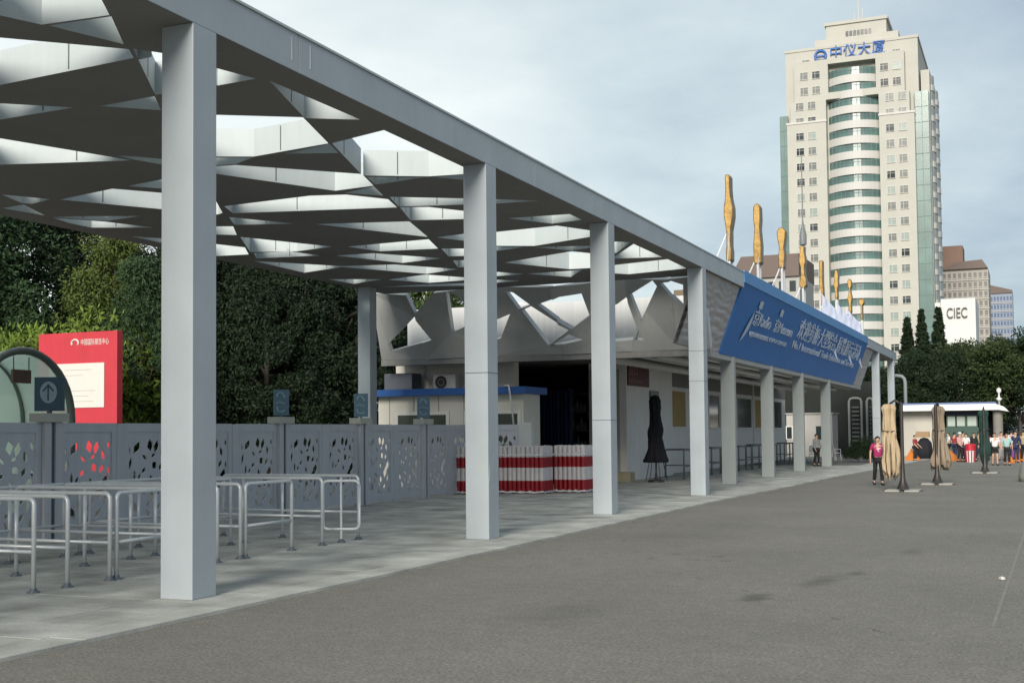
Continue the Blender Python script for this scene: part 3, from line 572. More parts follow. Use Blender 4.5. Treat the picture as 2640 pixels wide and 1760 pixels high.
# ---------------------------------------------------------------- glass vault and red board behind the fence
va = thing('glass_vault', 'barrel-vaulted glass entrance shelter with dark green ribs behind the fence', 'shelter', (-20.5, 20.5, 0))
ribm = mat('vault_rib', (.085, .11, .10), .45, .1, 2); vgl = bpy.data.materials.new('vault_glass'); vgl.use_nodes = True; t = vgl.node_tree; t.nodes.remove(t.nodes['Principled BSDF'])
tl = N(t, 'ShaderNodeBsdfTranslucent'); tl.inputs[0].default_value = (.85, .93, .89, 1); tr = N(t, 'ShaderNodeBsdfTransparent'); tr.inputs[0].default_value = (.82, .92, .87, 1); df = N(t, 'ShaderNodeBsdfDiffuse'); df.inputs[0].default_value = (.78, .85, .81, 1); gs = N(t, 'ShaderNodeBsdfGlossy'); gs.inputs['Roughness'].default_value = .1
a1 = N(t, 'ShaderNodeMixShader'); a1.inputs[0].default_value = .5; a2 = N(t, 'ShaderNodeMixShader'); a2.inputs[0].default_value = .25; a3 = N(t, 'ShaderNodeMixShader'); a3.inputs[0].default_value = .08
t.links.new(tl.outputs[0], a1.inputs[1]); t.links.new(tr.outputs[0], a1.inputs[2]); t.links.new(a1.outputs[0], a2.inputs[1]); t.links.new(df.outputs[0], a2.inputs[2]); t.links.new(a2.outputs[0], a3.inputs[1]); t.links.new(gs.outputs[0], a3.inputs[2]); t.links.new(a3.outputs[0], t.nodes['Material Output'].inputs[0])
vy, vr, vh = 20.42, 1.42, 1.55; zs = 3.62-vr*1.04
arc = [(vy+vr*math.cos(a), zs+vr*1.04*math.sin(a)) for a in [PI*i/20 for i in range(21)]]
prof = [(vy+vr, 0)]+arc+[(vy-vr, 0)]
def rib(x, w=.08):
    MB().tube([(x, y, z) for y, z in prof], w, 8).build('rib', ribm, va, smooth=True)
for x in (-20.0, -21.4, -22.8, -24.2, -26.0): rib(x, .085 if x > -21 else .07)
for a, b_ in ((-20.0, -21.4), (-21.4, -22.8), (-22.8, -24.2), (-24.2, -26.0)):
    g_ = MB(); n = len(prof); sc = lambda p, k: (vy+(p[0]-vy)*k, p[1]*(k if p[1] > 1 else 1))
    vs = [(a-.03, *p) for p in prof]+[(b_+.03, *p) for p in prof]+[(a-.03, *sc(p, .985)) for p in prof]+[(b_+.03, *sc(p, .985)) for p in prof]
    fs = [(i, i+1, n+i+1, n+i) for i in range(n-1)]+[(2*n+i, 3*n+i, 3*n+i+1, 2*n+i+1) for i in range(n-1)]
    g_.add(vs, fs); g_.build('glass_panel', vgl, va, smooth=True)
MB().prism(prof, lambda u, v, d: (d, u, v), -26.1, -26.05).build('glass_panel', vgl, va)
MB().box(-20.05, -19.95, vy-vr, vy+vr, .9, .98).build('rail', ribm, va)
hs = thing('hanging_sign', 'small brown exit sign hanging under the front rib of the glass vault', 'sign', (-20.2, 20.55, 2.95))
MB().box(-20.24, -20.18, 20.28, 20.80, 2.93, 3.22).build('panel', mat('sign_brown', (.10, .055, .035), .5, .3, 4), hs)
for y in (20.32, 20.76): MB().tube([(-20.21, y, 3.2), (-20.21, y, 3.5)], .014, 5).build('hanger', ribm, hs)
rb = thing('red_notice_board', 'tall red notice board with a large white panel behind the glass vault', 'notice board', (-26.3, 29, 0))
X0, X1, Z1 = -27.85, -24.86, 4.88
MB().box(X0, X1, 29.0, 29.25, .6, Z1).build('board', red_p, rb, bevel=.01)
wp0, wp1 = at_y(140, 1052, 29), at_y(270, 934, 29)
MB().box(X0+.45, wp1.x, 28.97, 28.998, wp0.z, wp1.z).build('white_panel', board_w, rb)
for i, w in enumerate((.8, .55, .9, .7, .85)): MB().box(wp1.x-1.5, wp1.x-1.5+w*1.3, 28.962, 28.969, wp1.z-.2-.16*i-(.3 if i > 1 else 0), wp1.z-.185-.16*i-(.3 if i > 1 else 0)).build('print_line', mat('print_grey', (.45, .43, .40), .7), rb)
tp = at_y(196, 884, 29)
text('lettering', '中国国际展览中心', .2, board_w, rb, (at_y(209, 884, 29).x, 28.995, tp.z), (1, 0, 0), (0, 0, 1), .004, width=at_y(281, 884, 29).x-at_y(209, 884, 29).x)
ex = at_y(194, 884, 29); MB().tube([(ex.x+.13*math.cos(a), 28.99, ex.z+.1*math.sin(a)) for a in [-.6+i*.4 for i in range(12)]], .028, 6).build('emblem', board_w, rb)
for x in (X0+.3, X1-.3): MB().box(x-.1, x+.1, 29.05, 29.2, 0, .6).build('leg', fence_d, rb)
# ---------------------------------------------------------------- queue railings
dark_tube = mat('shaded_tube', (.20, .205, .20), .45, .15, 6, metal=.3)  # darker copy of the galvanised tube, with the arcade's shade in its colour
def rail(name_label, L, steel=steel, r=.027):
    """U-shaped tube frame along +x of its own space, feet at 0 and L"""
    t_ = thing('queue_railing', name_label, 'railing', (0, 0, 0), 'tubular queue railings under the canopy')
    h, q = 1.06, .075
    pts = [(0, 0, .01), (0, 0, h-q)]+[(q-q*math.cos(a), 0, h-q+q*math.sin(a)) for a in [PI/2*i/5 for i in range(1, 6)]]
    pts += [(L-q+q*math.sin(a), 0, h-q+q*math.cos(a)) for a in [PI/2*i/5 for i in range(0, 6)]]+[(L, 0, .01)]
    MB().tube(pts, r, 10).build('frame', steel, t_, smooth=True)
    MB().tube([(.02, 0, .46), (L-.02, 0, .46)], .022, 8).build('mid_rail', steel, t_, smooth=True)
    if L > 2: MB().tube([(L*.55, 0, .01), (L*.55, 0, h)], r, 10).build('leg', steel, t_, smooth=True)
    for x in ((0, L*.55, L) if L > 2 else (0, L)): MB().lathe([(.075, 0), (.07, .018), (.045, .022), (.04, .05), (.0, .05)], 12, (x, 0, .001)).build('foot_plate', fence_d, t_, smooth=.6)
    return t_
R1, R2, R3 = -10.47, -11.93, -13.2
spots = []
for y in (6.6, 9.6, 10.85, 11.38, 12.10, 13.33, 14.26, 14.80, 17.0, 18.14): spots.append((R1, y, PI, 2.72))
for y0, y1 in ((7.0, 8.4), (12.22, 13.25), (14.92, 16.12)): spots.append((R1, y0, PI/2, y1-y0))
for y0, y1 in ((8.2, 9.5), (15.4, 16.6)): spots.append((R2, y0, PI/2, y1-y0))
for y0, y1 in ((9.2, 11.6), (11.9, 14.3), (14.6, 17.0)): spots.append((R3, y0, PI/2, y1-y0))
protos = {}
ordn = 'first second third fourth fifth sixth seventh eighth ninth tenth eleventh twelfth'.split()
nrow = {}
for (x, y, rz, L) in sorted(spots, key=lambda s: (s[0] < -11, s[0] < -12.5, s[2] < 3, s[1])):
    key = round(L, 2)
    row = 'roadside' if x > -11 else 'middle' if x > -12.5 else 'fence side'
    dirn = 'crosswise' if rz > 3 else 'lengthwise'
    k = nrow.get((row, dirn), 0); nrow[(row, dirn)] = k+1
    lab = '%s %s tube railing, %s from the near end of the %s queue row' % ('pale' if row == 'roadside' else 'grey', dirn, ordn[k], row)
    if key not in protos: o = protos[key] = rail(lab, L)
    else: o = copy_tree(protos[key], label=lab)
    o.location = (x, y, 0); o.rotation_euler.z = rz
lp = thing('loop_railing', 'small rounded loop of steel tube on a post at the queue end', 'railing', (-10.44, 17.53, 0))
w, z0, z1, q = .30, .22, 1.0, .08
pts = []
for cx, cz, a0 in ((w-q, z1-q, 0), (-w+q, z1-q, PI/2), (-w+q, z0+q, PI), (w-q, z0+q, 1.5*PI)):
    pts += [(cx+q*math.cos(a0+PI/2*i/4), cz+q*math.sin(a0+PI/2*i/4)) for i in range(5)]
MB().tube([(-10.44+u*.95, 17.53+u*.31, v) for u, v in pts+pts[:1]], .026, 10).build('loop', steel, lp, smooth=True)
MB().tube([(-10.44, 17.53, 0), (-10.44, 17.53, z1+.06)], .02, 8).build('post', steel, lp)
MB().lathe([(.07, 0), (.06, .03), (.03, .06), (0, .06)], 10, (-10.44, 17.53, .001)).build('foot_plate', fence_d, lp)

# ---------------------------------------------------------------- wrapped bundles of red and white warning tubes
tube_w = mat('tube_white', (.60, .57, .57), .35, .2, 7); tube_r = mat('tube_red', (.27, .010, .016), .42, .25, 7)
film_c = mat('stretch_film', (.62, .62, .64), .3, .15, 6)
def bundle(loc, nx, ny, label, h=1.36):
    t_ = thing('warning_tube_bundle', label, 'tube bundle', loc, 'bundles of red and white warning tubes')
    d = .14
    for i in range(nx):
        for j in range(ny):
            if 0 < i < nx-1 and 0 < j < ny-1: continue
            x = loc[0]+(i-(nx-1)/2)*d+random.uniform(-.006, .006); y = loc[1]+j*d+random.uniform(-.006, .006); hh = h+random.uniform(-.012, .008)
            mb = MB(); r = d*.5; lv = [(0, 0), (.20, 0), (.20, 1), (.42, 1), (.42, 0), (.68, 0), (.68, 1), (.88, 1), (.88, 0)]
            segs = [(.04, .07, 0), (.07, .38, 1), (.38, .75, 0), (.75, 1.05, 1), (1.05, hh, 0)]
            for a, b_, m in segs: mb.lathe([(r, a), (r*.985, (a+b_)/2), (r, b_)], 9, (x, y, 0), m=m)
            mb.lathe([(r*.7, hh), (r*.75, hh+.015), (r*.5, hh+.02)], 9, (x, y, 0))
            mb.build('warning_tube', [tube_w, tube_r], t_, smooth=.7)
    # stretch film bands
    X, Y = (nx-1)/2*d+.085, (ny-1)*d
    for z0, z1 in ((1.09, 1.14), (.03, .08)):
        mb = MB(); ring = []
        for k in range(48):
            a = 2*PI*k/48; ca, sa = math.cos(a), math.sin(a); m = max(abs(ca), abs(sa))
            ring.append((loc[0]+X*ca/m*1.01, loc[1]+Y/2+(Y/2+.085)*sa/m*1.01))
        vs = [(x, y, z0+.012*math.sin(k*1.7)) for k, (x, y) in enumerate(ring)]+[(x, y, z1+.02*math.sin(k*2.3)) for k, (x, y) in enumerate(ring)]
        mb.add(vs, [(k, (k+1) % 48, 48+(k+1) % 48, 48+k) for k in range(48)]); mb.build('film_band', film_c, t_)
    MB().box(loc[0]-X+.03, loc[0]+X-.03, loc[1]-.05, loc[1]+Y+.05, h-.02, h+.012).build('film_cover', film_c, t_, bevel=.015)
    MB().box(loc[0]-X+.05, loc[0]+X-.05, loc[1], loc[1]+Y, .0, .035).build('pallet', mat('pallet_board', (.20, .18, .15), .9), t_)
    return t_
def gx(px, y): return at_y(px, 1270, y).x
ya, yb, yc = 33.05, 33.3, 34.0
bundle(((gx(1286, ya)+gx(1404, ya))/2, ya, 0), int((gx(1404, ya)-gx(1286, ya))/.14), 6, 'wide bundle of red and white striped tubes just right of the second pillar, film wrapped')
bundle(((gx(1428, yc)+gx(1512, yc))/2, yc, 0), int((gx(1512, yc)-gx(1428, yc))/.14), 6, 'shorter bundle of red and white striped tubes against the third pillar')
bundle(((gx(1182, ya)+gx(1245, ya))/2, ya-.5, 0), 5, 6, 'bundle of red and white striped tubes mostly hidden behind the second pillar')
for i, (px, py, lab) in enumerate(((1372, 1272, 'torn film scrap lying below the wide striped tube bundle'), (1460, 1262, 'grey film scrap lying below the shorter striped tube bundle'))):
    p = on_ground(px, py); mb = MB(); vs = []
    for a in range(9):
        for b_ in range(5): vs.append((p.x-.3+.075*a+random.uniform(-.02, .02), p.y-.1+.05*b_, .01+abs(random.gauss(0, .035))))
    mb.add(vs, [(a*5+b_, (a+1)*5+b_, (a+1)*5+b_+1, a*5+b_+1) for a in range(8) for b_ in range(4)])
    tag(mb.build('film_scrap', film_c, loc=p), lab, 'film scrap')

# ---------------------------------------------------------------- folded parasols
def pleats(n, amp): return lambda a, z: 1+amp*math.cos(n*a+1.8*math.sin(z*2.1))+.55*amp*math.sin((n*2+1)*a+z*3)+.35*amp*math.sin(3*a-z*5)
can_beige = mat('parasol_beige', (.40, .31, .20), .85, .28, 2.2, streak=.22, bump=.3, bscale=9)
can_brown = mat('parasol_brown', (.235, .185, .135), .85, .28, 2.2, streak=.22, bump=.3, bscale=9)
can_green = mat('parasol_green', (.012, .045, .036), .85, .28, 2.2, streak=.2, bump=.3, bscale=9)
pole_m = mat('pole_dark', (.030, .026, .024), .45, .1, 3)
slab_m = mat('base_slab', (.33, .32, .29), .85, .15, 4)
def parasol(loc, m, label, off, kind):
    """cantilever parasol: pole with flared foot on a cross of slabs, folded canopy hanging beside it"""
    t_ = thing('folded_parasol', label, 'parasol', loc, 'folded parasols on the road'); x, y, z = loc
    MB().lathe([(.19, .07), (.16, .10), (.075, .34), (.055, .7), (.05, 2.55), (.0, 2.56)], 14, (x, y, z)).build('pole', pole_m, t_, smooth=.6)
    b_ = MB(); b_.box(x-.55, x+.55, y-.05, y+.05, z, z+.035); b_.box(x-.05, x+.05, y-.55, y+.55, z, z+.035); b_.build('cross_base', pole_m, t_)
    for sx, sy in ((-1, -1), (1, -1), (-1, 1), (1, 1)):
        MB().box(x+sx*.27-.20, x+sx*.27+.20, y+sy*.27-.20, y+sy*.27+.20, z+.002, z+.045).build('base_slab', slab_m, t_, bevel=.01)
    cx, cy = x+off[0], y+off[1]
    MB().tube([(x, y, z+2.5), ((x+cx)/2, (y+cy)/2, z+2.62), (cx, cy, z+2.5)], .035, 8).build('arm', pole_m, t_, smooth=True)
    top = [(.03, 2.52), (.13, 2.5), (.19, 2.40), (.15, 2.2), (.155, 2.0)]
    lo = {'long': [(.19, 1.6), (.22, 1.2), (.24, .85), (.22, .6), (.12, .5)], 'mid': [(.18, 1.7), (.19, 1.35), (.22, 1.1), (.3, .72), (.27, .58), (.12, .62)], 'slim': [(.15, 1.6), (.18, 1.2), (.19, .8), (.1, .5), (.06, .45)]}[kind]
    prof = top+lo; fine = []
    for (r0, z0), (r1, z1) in zip(prof, prof[1:]):
        for k in range(4): fine.append((r0+(r1-r0)*k/4, z0+(z1-z0)*k/4))
    fine.append(prof[-1]); pl = pleats(8, .27)
    cm_ = MB().lathe([(r, zz) for r, zz in fine[::-1]], 64, (cx, cy, z), fn=lambda a, zz: .86*pl(a, zz)*(1+.10*math.sin(a+zz*2)))
    cm_.v = [(vx, vy, vz-max(0, .95-(vz-z))*(.28*math.cos(8*math.atan2(vy-cy, vx-cx)+.6)+.2*math.sin(3*math.atan2(vy-cy, vx-cx)))) for vx, vy, vz in cm_.v]   # ragged hanging hem
    cm_.build('canopy', m, t_, smooth=True)
    for k in range(8):
        a = 2*PI*k/8+.2; MB().tube([(cx+.1*math.cos(a), cy+.1*math.sin(a), z+2.4), (cx+.21*math.cos(a), cy+.21*math.sin(a), z+.9), (cx+.15*math.cos(a), cy+.15*math.sin(a), z+.46)], .012, 5).build('rib', pole_m, t_)
    MB().tube([(cx+.19*math.cos(a), cy+.19*math.sin(a), z+1.75+.03*math.sin(a)) for a in [2*PI*i/24 for i in range(25)]], .016, 5, False).build('strap', pole_m, t_)
    return t_
parasol((-3.56, 37.27, -.03), can_beige, 'beige folded parasol hanging left of its dark pole, nearest on the road', (-.34, .05), 'long')
parasol((-2.95, 41.96, -.03), can_brown, 'brownish folded parasol with a bulging bottom, second along the road', (.08, .22), 'mid')
parasol((-1.91, 53.0, -.03), can_green, 'slim dark green folded parasol, farthest along the road', (.0, .14), 'slim')
bp = thing('black_parasol', 'black folded parasol leaning in its stand before the white pier', 'parasol', (-12.23, 41.71, 0))
cx, cy = -12.2, 41.71
pr = [(.03, 3.02), (.12, 2.98), (.20, 2.8), (.21, 2.6), (.16, 2.35), (.17, 2.1), (.22, 1.8), (.21, 1.5), (.26, 1.25), (.34, 1.0), (.40, .75), (.37, .68), (.2, .72)]
fine = []
for (r0, z0), (r1, z1) in zip(pr, pr[1:]):
    for k in range(4): fine.append((r0+(r1-r0)*k/4, z0+(z1-z0)*k/4))
pl = pleats(7, .14)
MB().lathe([(r, z) for r, z in fine[::-1]], 56, (cx, cy, 0), fn=lambda a, z: pl(a, z)*(1+.12*math.sin(2*a+z*4))).build('canopy', blackm, bp, smooth=True)
MB().tube([(cx, cy, 0), (cx, cy, 2.9)], .03, 8).build('pole', pole_m, bp)
MB().lathe([(.3, 0), (.28, .06), (.06, .1), (.04, .3), (0, .3)], 16, (cx, cy, .002)).build('stand', pole_m, bp, smooth=.6)
for a in (0, 1.5, 3.0, 4.4): MB().tube([(cx+.15*math.cos(a), cy+.15*math.sin(a), 1.2), (cx+.4*math.cos(a), cy+.4*math.sin(a), .02)], .014, 6).build('rib', pole_m, bp)

# ---------------------------------------------------------------- railings and chairs in the hall's arcade
arc_spots = [(-11.9, y, PI/2, 1.5) for y in (44.3, 46.4, 48.5, 51.2, 53.4, 56.2, 58.4, 61.4, 64.0, 66.4)] + [(-11.75, y, PI, 1.36) for y in (46.1, 50.6, 55.3, 60.4, 68.3)]
for i, (x, y, rz, L) in enumerate(sorted(arc_spots, key=lambda q: q[1])):
    key = round(L, 2)
    lab = '%s tube railing along the white wall, %s after the black parasol' % ('crosswise' if rz > 3 else 'lengthwise', (ordn+['thirteenth', 'fourteenth', 'fifteenth', 'sixteenth'])[i])
    key = ('arcade', key)
    if key not in protos: o = protos[key] = rail(lab, L, dark_tube, .036)
    else: o = copy_tree(protos[key], label=lab)
    o.location = (x, y, 0); o.rotation_euler.z = rz; o['group'] = 'tube railings under the banner'
def chair(loc, rz, label):
    t_ = thing('plastic_chair', label, 'chair', (0, 0, 0), 'white plastic chairs')
    wm = mat('chair_white', (.60, .60, .60), .45, .06, 4)
    MB().box(-.22, .22, -.22, .22, .42, .45).build('seat', wm, t_, bevel=.01)
    MB().prism([(-.21, .5), (.21, .5), (.19, .86), (.12, .9), (-.12, .9), (-.19, .86)], lambda u, v, d: (u, .21+d+(v-.45)*.15, v), 0, .025).build('backrest', wm, t_)
    for sx in (-1, 1):
        for sy in (-1, 1): MB().tube([(sx*.19, sy*.19, .43), (sx*.23, sy*.23, 0)], .018, 6).build('leg', wm, t_)
        MB().tube([(sx*.22, -.2, .44), (sx*.24, -.18, .64), (sx*.23, .22, .66)], .016, 6).build('armrest', wm, t_)
    t_.location = loc; t_.rotation_euler.z = rz; return t_
c0 = chair((-11.3, 69.6, 0), .5, 'white plastic chair nearest to the tube railings under the banner')
copy_tree(c0, (-10.6, 72.6, 0), 2.4, 'white plastic chair turned away beyond the last tube railing')

# ---------------------------------------------------------------- golden figures on masts over the banner
mast_m = mat('mast_white', (.62, .62, .62), .45, .05)
FIG = [  # half width outlines (u across, v up 0..1): the silhouettes seen along the street
 ([(.42, 0), (.55, .02), (.55, .12), (.40, .18), (.42, .36), (.62, .42), (.95, .52), (1.0, .62), (.62, .74), (.5, .84), (.52, .97), (.4, 1)], 'golden figure with one bulging belly and a slim neck, nearest along the banner'),
 ([(.5, 0), (.75, .03), (.8, .15), (.95, .3), (.8, .5), (.7, .6), (.85, .75), (.7, .95), (.3, 1)], 'golden figure with a split top, second along the banner'),
 ([(.55, 0), (.7, .04), (.8, .2), (.9, .35), (.6, .5), (.75, .62), (.9, .75), (1.0, .9), (.4, 1)], 'golden figure with a wide hat-like top, third along the banner'),
 ([(.5, 0), (.95, .06), (.9, .2), (.55, .3), (.5, .5), (.8, .6), (.85, .72), (.6, .85), (.65, 1)], 'golden figure with a pinched waist, fourth along the banner'),
 ([(.4, 0), (.7, .1), (.62, .2), (.55, .5), (.52, .95), (.5, 1)], 'golden figure shaped like a plain tall bar, fifth along the banner'),
 ([(.3, 0), (.5, .1), (.42, .3), (.75, .5), (.6, .65), (.7, .8), (.4, 1)], 'golden figure with a small swelling, sixth along the banner'),
 ([(.3, 0), (.5, .1), (.4, .3), (.75, .45), (.4, .6), (.3, .72), (.7, .8), (.75, .92), (.3, 1)], 'golden figure with a round knob on top, seventh along the banner'),
 ([(.3, 0), (.35, .4), (.4, .7), (.95, .8), (1.0, .95), (.6, 1)], 'golden figure like a short hooked flag, farthest along the banner')]
for i, (outl, lab) in enumerate(FIG):
    y = (42.3, 47.15, 52.05, 57.1, 62.45, 67.5, 72.7, 77.9)[i]; z0 = (7.6, 8.09, 8.51, 8.21, 7.9, 8.68, 8.33, 8.42)[i]; z1 = (10.6, 10.4, 10.22, 10.13, 10.14, 10.25, 10.36, 9.7)[i]
    t_ = thing('golden_figure', lab, 'sculpture', (-9.6, y, 4.36), 'golden figures on masts above the banner')
    poly = [(-.165*u*(1+.12*math.sin(7*v+i)), v) for u, v in outl]+[(.165*u*(1+.12*math.sin(5*v+2*i)), v) for u, v in outl[::-1]]
    f = MB()
    f.prism(poly, lambda u, v, d: (-9.6+u, y+d, z0+(z1-z0)*v), -.26, .26); o = f.build('figure', gold, t_, bevel=.03)
    for dy in (-.18, .18): MB().tube([(-9.6, y+dy, 4.36 if i < 7 else ZT-.06), (-9.6, y+dy, z0+.05)], .055, 8).build('mast', mast_m, t_)
    if i < 4:
        for dx, dy in ((-1.4, -.6), (-1.0, -1.2), (.6, -2.6)):
            MB().tube([(-9.6, y, z0+(z1-z0)*(.42 if i == 0 else .2)), (-9.6+dx*.7, y+dy, 6.3)], .012, 4).build('stay_wire', steel, t_)
fl_m = mat('flag_cloth', (.42, .46, .58), .7, .3, 1.5)
for i, y in enumerate((60.0, 65.0, 69.0)):
    mb = MB(); vs = []
    for a in range(9):
        for b_ in range(7): vs.append((-9.3+.18*a/2+.08*math.sin(b_*1.1), y+.10*math.sin(a*1.2+b_*.6), 8.3-.26*b_-.18*a*(.6+.1*b_)))
    mb.add(vs, [(a*7+b_, (a+1)*7+b_, (a+1)*7+b_+1, a*7+b_+1) for a in range(8) for b_ in range(6)])
    t_ = thing('flag', 'drooping pale blue flag above the banner, %s of three between the golden figures' % ordn[i], 'flag', (-9.3, y, 4.36), 'pale flags between the golden figures')
    mb.build('cloth', fl_m, t_, smooth=True); MB().tube([(-9.32, y, 4.36), (-9.32, y, 8.4)], .03, 6).build('mast', mast_m, t_)
lan = thing('roof_lantern', 'grey pointed lightning rod with a cage standing on the roof by the fourth golden figure', 'lightning rod', (-9.9, 57.3, 4.36))
LX = at_y(2070, 600, 58).x
MB().lathe([(.05, 4.36), (.05, 10.3), (.16, 10.35), (.17, 10.8), (.06, 11.2), (.03, 11.5), (.02, 14.5), (0, 14.6)], 10, (LX, 58, 0)).build('rod', mat('rod_grey', (.16, .17, .18), .5), lan, smooth=.6)

# ---------------------------------------------------------------- small birds on the beam
bird_m = mat('sparrow_brown', (.12, .10, .085), .9, .3, 20)
for i, (px, py) in enumerate(((1256, 340), (1316, 371), (1345, 387), (1374, 402))):
    p = at_x(px, py, XF-.2); y = p.y; z = ZT
    mb = MB(); B = [(-.075, .05, .012), (-.05, .052, .016), (-.02, .055, .03), (.015, .062, .036), (.04, .078, .028), (.055, .095, .022), (.07, .10, .018), (.085, .098, .006)]
    mb.tube([(XF-.2, y+u, z+.012+v) for u, v, r_ in B], [r_ for u, v, r_ in B], 8)
    for s_ in (-.012, .012): mb.tube([(XF-.2+s_, y, z+.04), (XF-.2+s_, y, z)], .004, 4)
    tag(mb.build('sparrow', bird_m, loc=(XF-.2, y, z), smooth=True), 'tiny brown bird, %s of the four perched on the long grey beam from the viewer' % ordn[i], 'bird', 'birds on the grey beam')
# ---------------------------------------------------------------- people
def skin_mesh(name, joints, bones, m, sub=2):
    me = bpy.data.meshes.new(name); me.from_pydata([j[0] for j in joints], bones, [])
    o = bpy.data.objects.new(name, me); C.objects.link(o)
    o.modifiers.new('s', 'SKIN'); sk = me.skin_vertices[0].data
    for i, j in enumerate(joints):
        sk[i].radius = j[1] if isinstance(j[1], tuple) else (j[1], j[1]); sk[i].use_root = i == 0
    sd = o.modifiers.new('d', 'SUBSURF'); sd.levels = sub; sd.render_levels = sub
    bpy.context.view_layer.update()
    r = bpy.data.meshes.new_from_object(o.evaluated_get(bpy.context.evaluated_depsgraph_get()))
    bpy.data.objects.remove(o); bpy.data.meshes.remove(me)
    r.name = name; r.materials.clear(); r.materials.append(m)
    r.polygons.foreach_set('use_smooth', [True]*len(r.polygons)); return r
skin_c = mat('skin', (.48, .30, .21), .55, .06, 8); hair_c = mat('hair_black', (.012, .010, .010), .6, .2, 20); hair_g = mat('hair_brown', (.05, .03, .02), .6, .2, 20)
shoe_c = mat('shoe_black', (.015, .014, .014), .5)
def person(loc, rz, H, top, bottom, label, stride=.0, armL=.0, armR=.0, sleeve=.5, shorts=False, hair=None, bag=None, wide=1., low='trousers', emblem=None, hat=None):
    """faces -y in its own space; H is the standing height"""
    k = H/1.65; hair = hair or hair_c
    t_ = thing('person', label, 'person', loc)
    S = stride
    hip = (0, 0, .88*k); hL, hR = (.085*k, 0, .86*k), (-.085*k, 0, .86*k)
    kL, kR = (.095*k, -.14*S*k-.02*k, .48*k), (-.095*k, .10*S*k-.02*k, .48*k)
    aL, aR = (.10*k, -.26*S*k+.02*k, .09*k), (-.10*k, .30*S*k+.02*k, (.09+.05*S)*k)
    tL, tR = (aL[0]+.015*k, aL[1]-.15*k, .035*k), (aR[0]-.015*k, aR[1]-.14*k, (.03+.02*S)*k)
    wst, chst, nck = (0, 0, 1.05*k), (0, .01*k, 1.26*k), (0, .01*k, 1.41*k)
    sL, sR = (.165*k*wide, .01*k, 1.355*k), (-.165*k*wide, .01*k, 1.355*k)
    eL = (.225*k*wide, .02*k-.10*armL*k, 1.09*k); eR = (-.225*k*wide, .02*k-.10*armR*k, 1.09*k)
    wL = (.235*k*wide, -.05*k-.26*armL*k, (.85+.10*armL)*k); wR = (-.235*k*wide, -.05*k-.26*armR*k, (.85+.10*armR)*k)
    hdb, hd, hdt = (0, -.005*k, 1.47*k), (0, -.012*k, 1.545*k), (0, -.004*k, 1.60*k)
    J = [(hip, (.135*k*wide, .10*k)), (wst, (.115*k*wide, .085*k)), (chst, (.14*k*wide, .095*k)), (nck, (.05*k, .05*k)), (hdb, (.058*k, .066*k)), (hd, (.074*k, .09*k)), (hdt, (.062*k, .074*k)),
         (hL, .088*k), (kL, .058*k), (aL, .038*k), (tL, .035*k), (hR, .088*k), (kR, .058*k), (aR, .038*k), (tR, .035*k),
         (sL, .054*k), (eL, .040*k), (wL, .027*k), (sR, .054*k), (eR, .040*k), (wR, .027*k)]
    Bn = [(0, 1), (1, 2), (2, 3), (3, 4), (4, 5), (5, 6), (0, 7), (7, 8), (8, 9), (9, 10), (0, 11), (11, 12), (12, 13), (13, 14), (2, 15), (15, 16), (16, 17), (2, 18), (18, 19), (19, 20)]
    # fingers and thumb rooted in each palm
    for s, wr in ((1, 17), (-1, 20)):
        w0 = Vector(J[wr][0]); el = Vector(J[wr-1][0]); d = (w0-el).normalized(); pal = w0+d*.055*k
        J.append((tuple(pal), (.030*k, .016*k))); pi_ = len(J)-1; Bn.append((wr, pi_))
        for f, (off, ln) in enumerate(((-.024, .055), (-.008, .066), (.008, .062), (.022, .05))):
            a = pal+Vector((0, off*k, 0))+d*.035*k; b_ = a+d*ln*k+Vector((-s*.018*k, 0, 0))
            J.append((tuple(a), .009*k)); J.append((tuple(b_), .007*k)); Bn += [(pi_, len(J)-2), (len(J)-2, len(J)-1)]
        a = pal+Vector((-s*.01*k, -.032*k, 0)); J.append((tuple(a+d*.02*k), .009*k)); Bn.append((pi_, len(J)-1))
    obj_from_mesh('body', skin_mesh('body', J, Bn, skin_c, 1), t_)
    g = .016*k
    lerp = lambda a, b_, q: tuple(a[i]+(b_[i]-a[i])*q for i in range(3))
    # shirt
    q = sleeve
    JS = [((0, 0, .90*k), (.15*k*wide, .115*k)), (wst, (.135*k*wide, .105*k)), (chst, (.155*k*wide, .112*k)), (lerp(chst, nck, .72), (.075*k, .07*k)),
          (sL, .07*k), (lerp(sL, eL, min(1, q*1.6)), .056*k), (sR, .07*k), (lerp(sR, eR, min(1, q*1.6)), .056*k)]
    BS = [(0, 1), (1, 2), (2, 3), (2, 4), (4, 5), (2, 6), (6, 7)]
    if q > .7:
        JS += [(lerp(eL, wL, .85), .04*k), (lerp(eR, wR, .85), .04*k)]; BS += [(5, 8), (7, 9)]
    obj_from_mesh('shirt', skin_mesh('shirt', JS, BS, top), t_)
    e1, e2 = (lerp(kL, aL, .9), lerp(kR, aR, .9)) if not shorts else (lerp(hL, kL, .75), lerp(hR, kR, .75))
    JT = [(hip, (.145*k*wide, .115*k)), (hL, .10*k), (hR, .10*k)]; BT = [(0, 1), (0, 2)]
    if not shorts: JT += [(kL, .072*k), (kR, .072*k), (e1, .062*k), (e2, .062*k)]; BT += [(1, 3), (2, 4), (3, 5), (4, 6)]
    else: JT += [(e1, .09*k), (e2, .09*k)]; BT += [(1, 3), (2, 4)]
    obj_from_mesh(low, skin_mesh(low, JT, BT, bottom), t_)
    hm = MB(); n = 14; vs = []
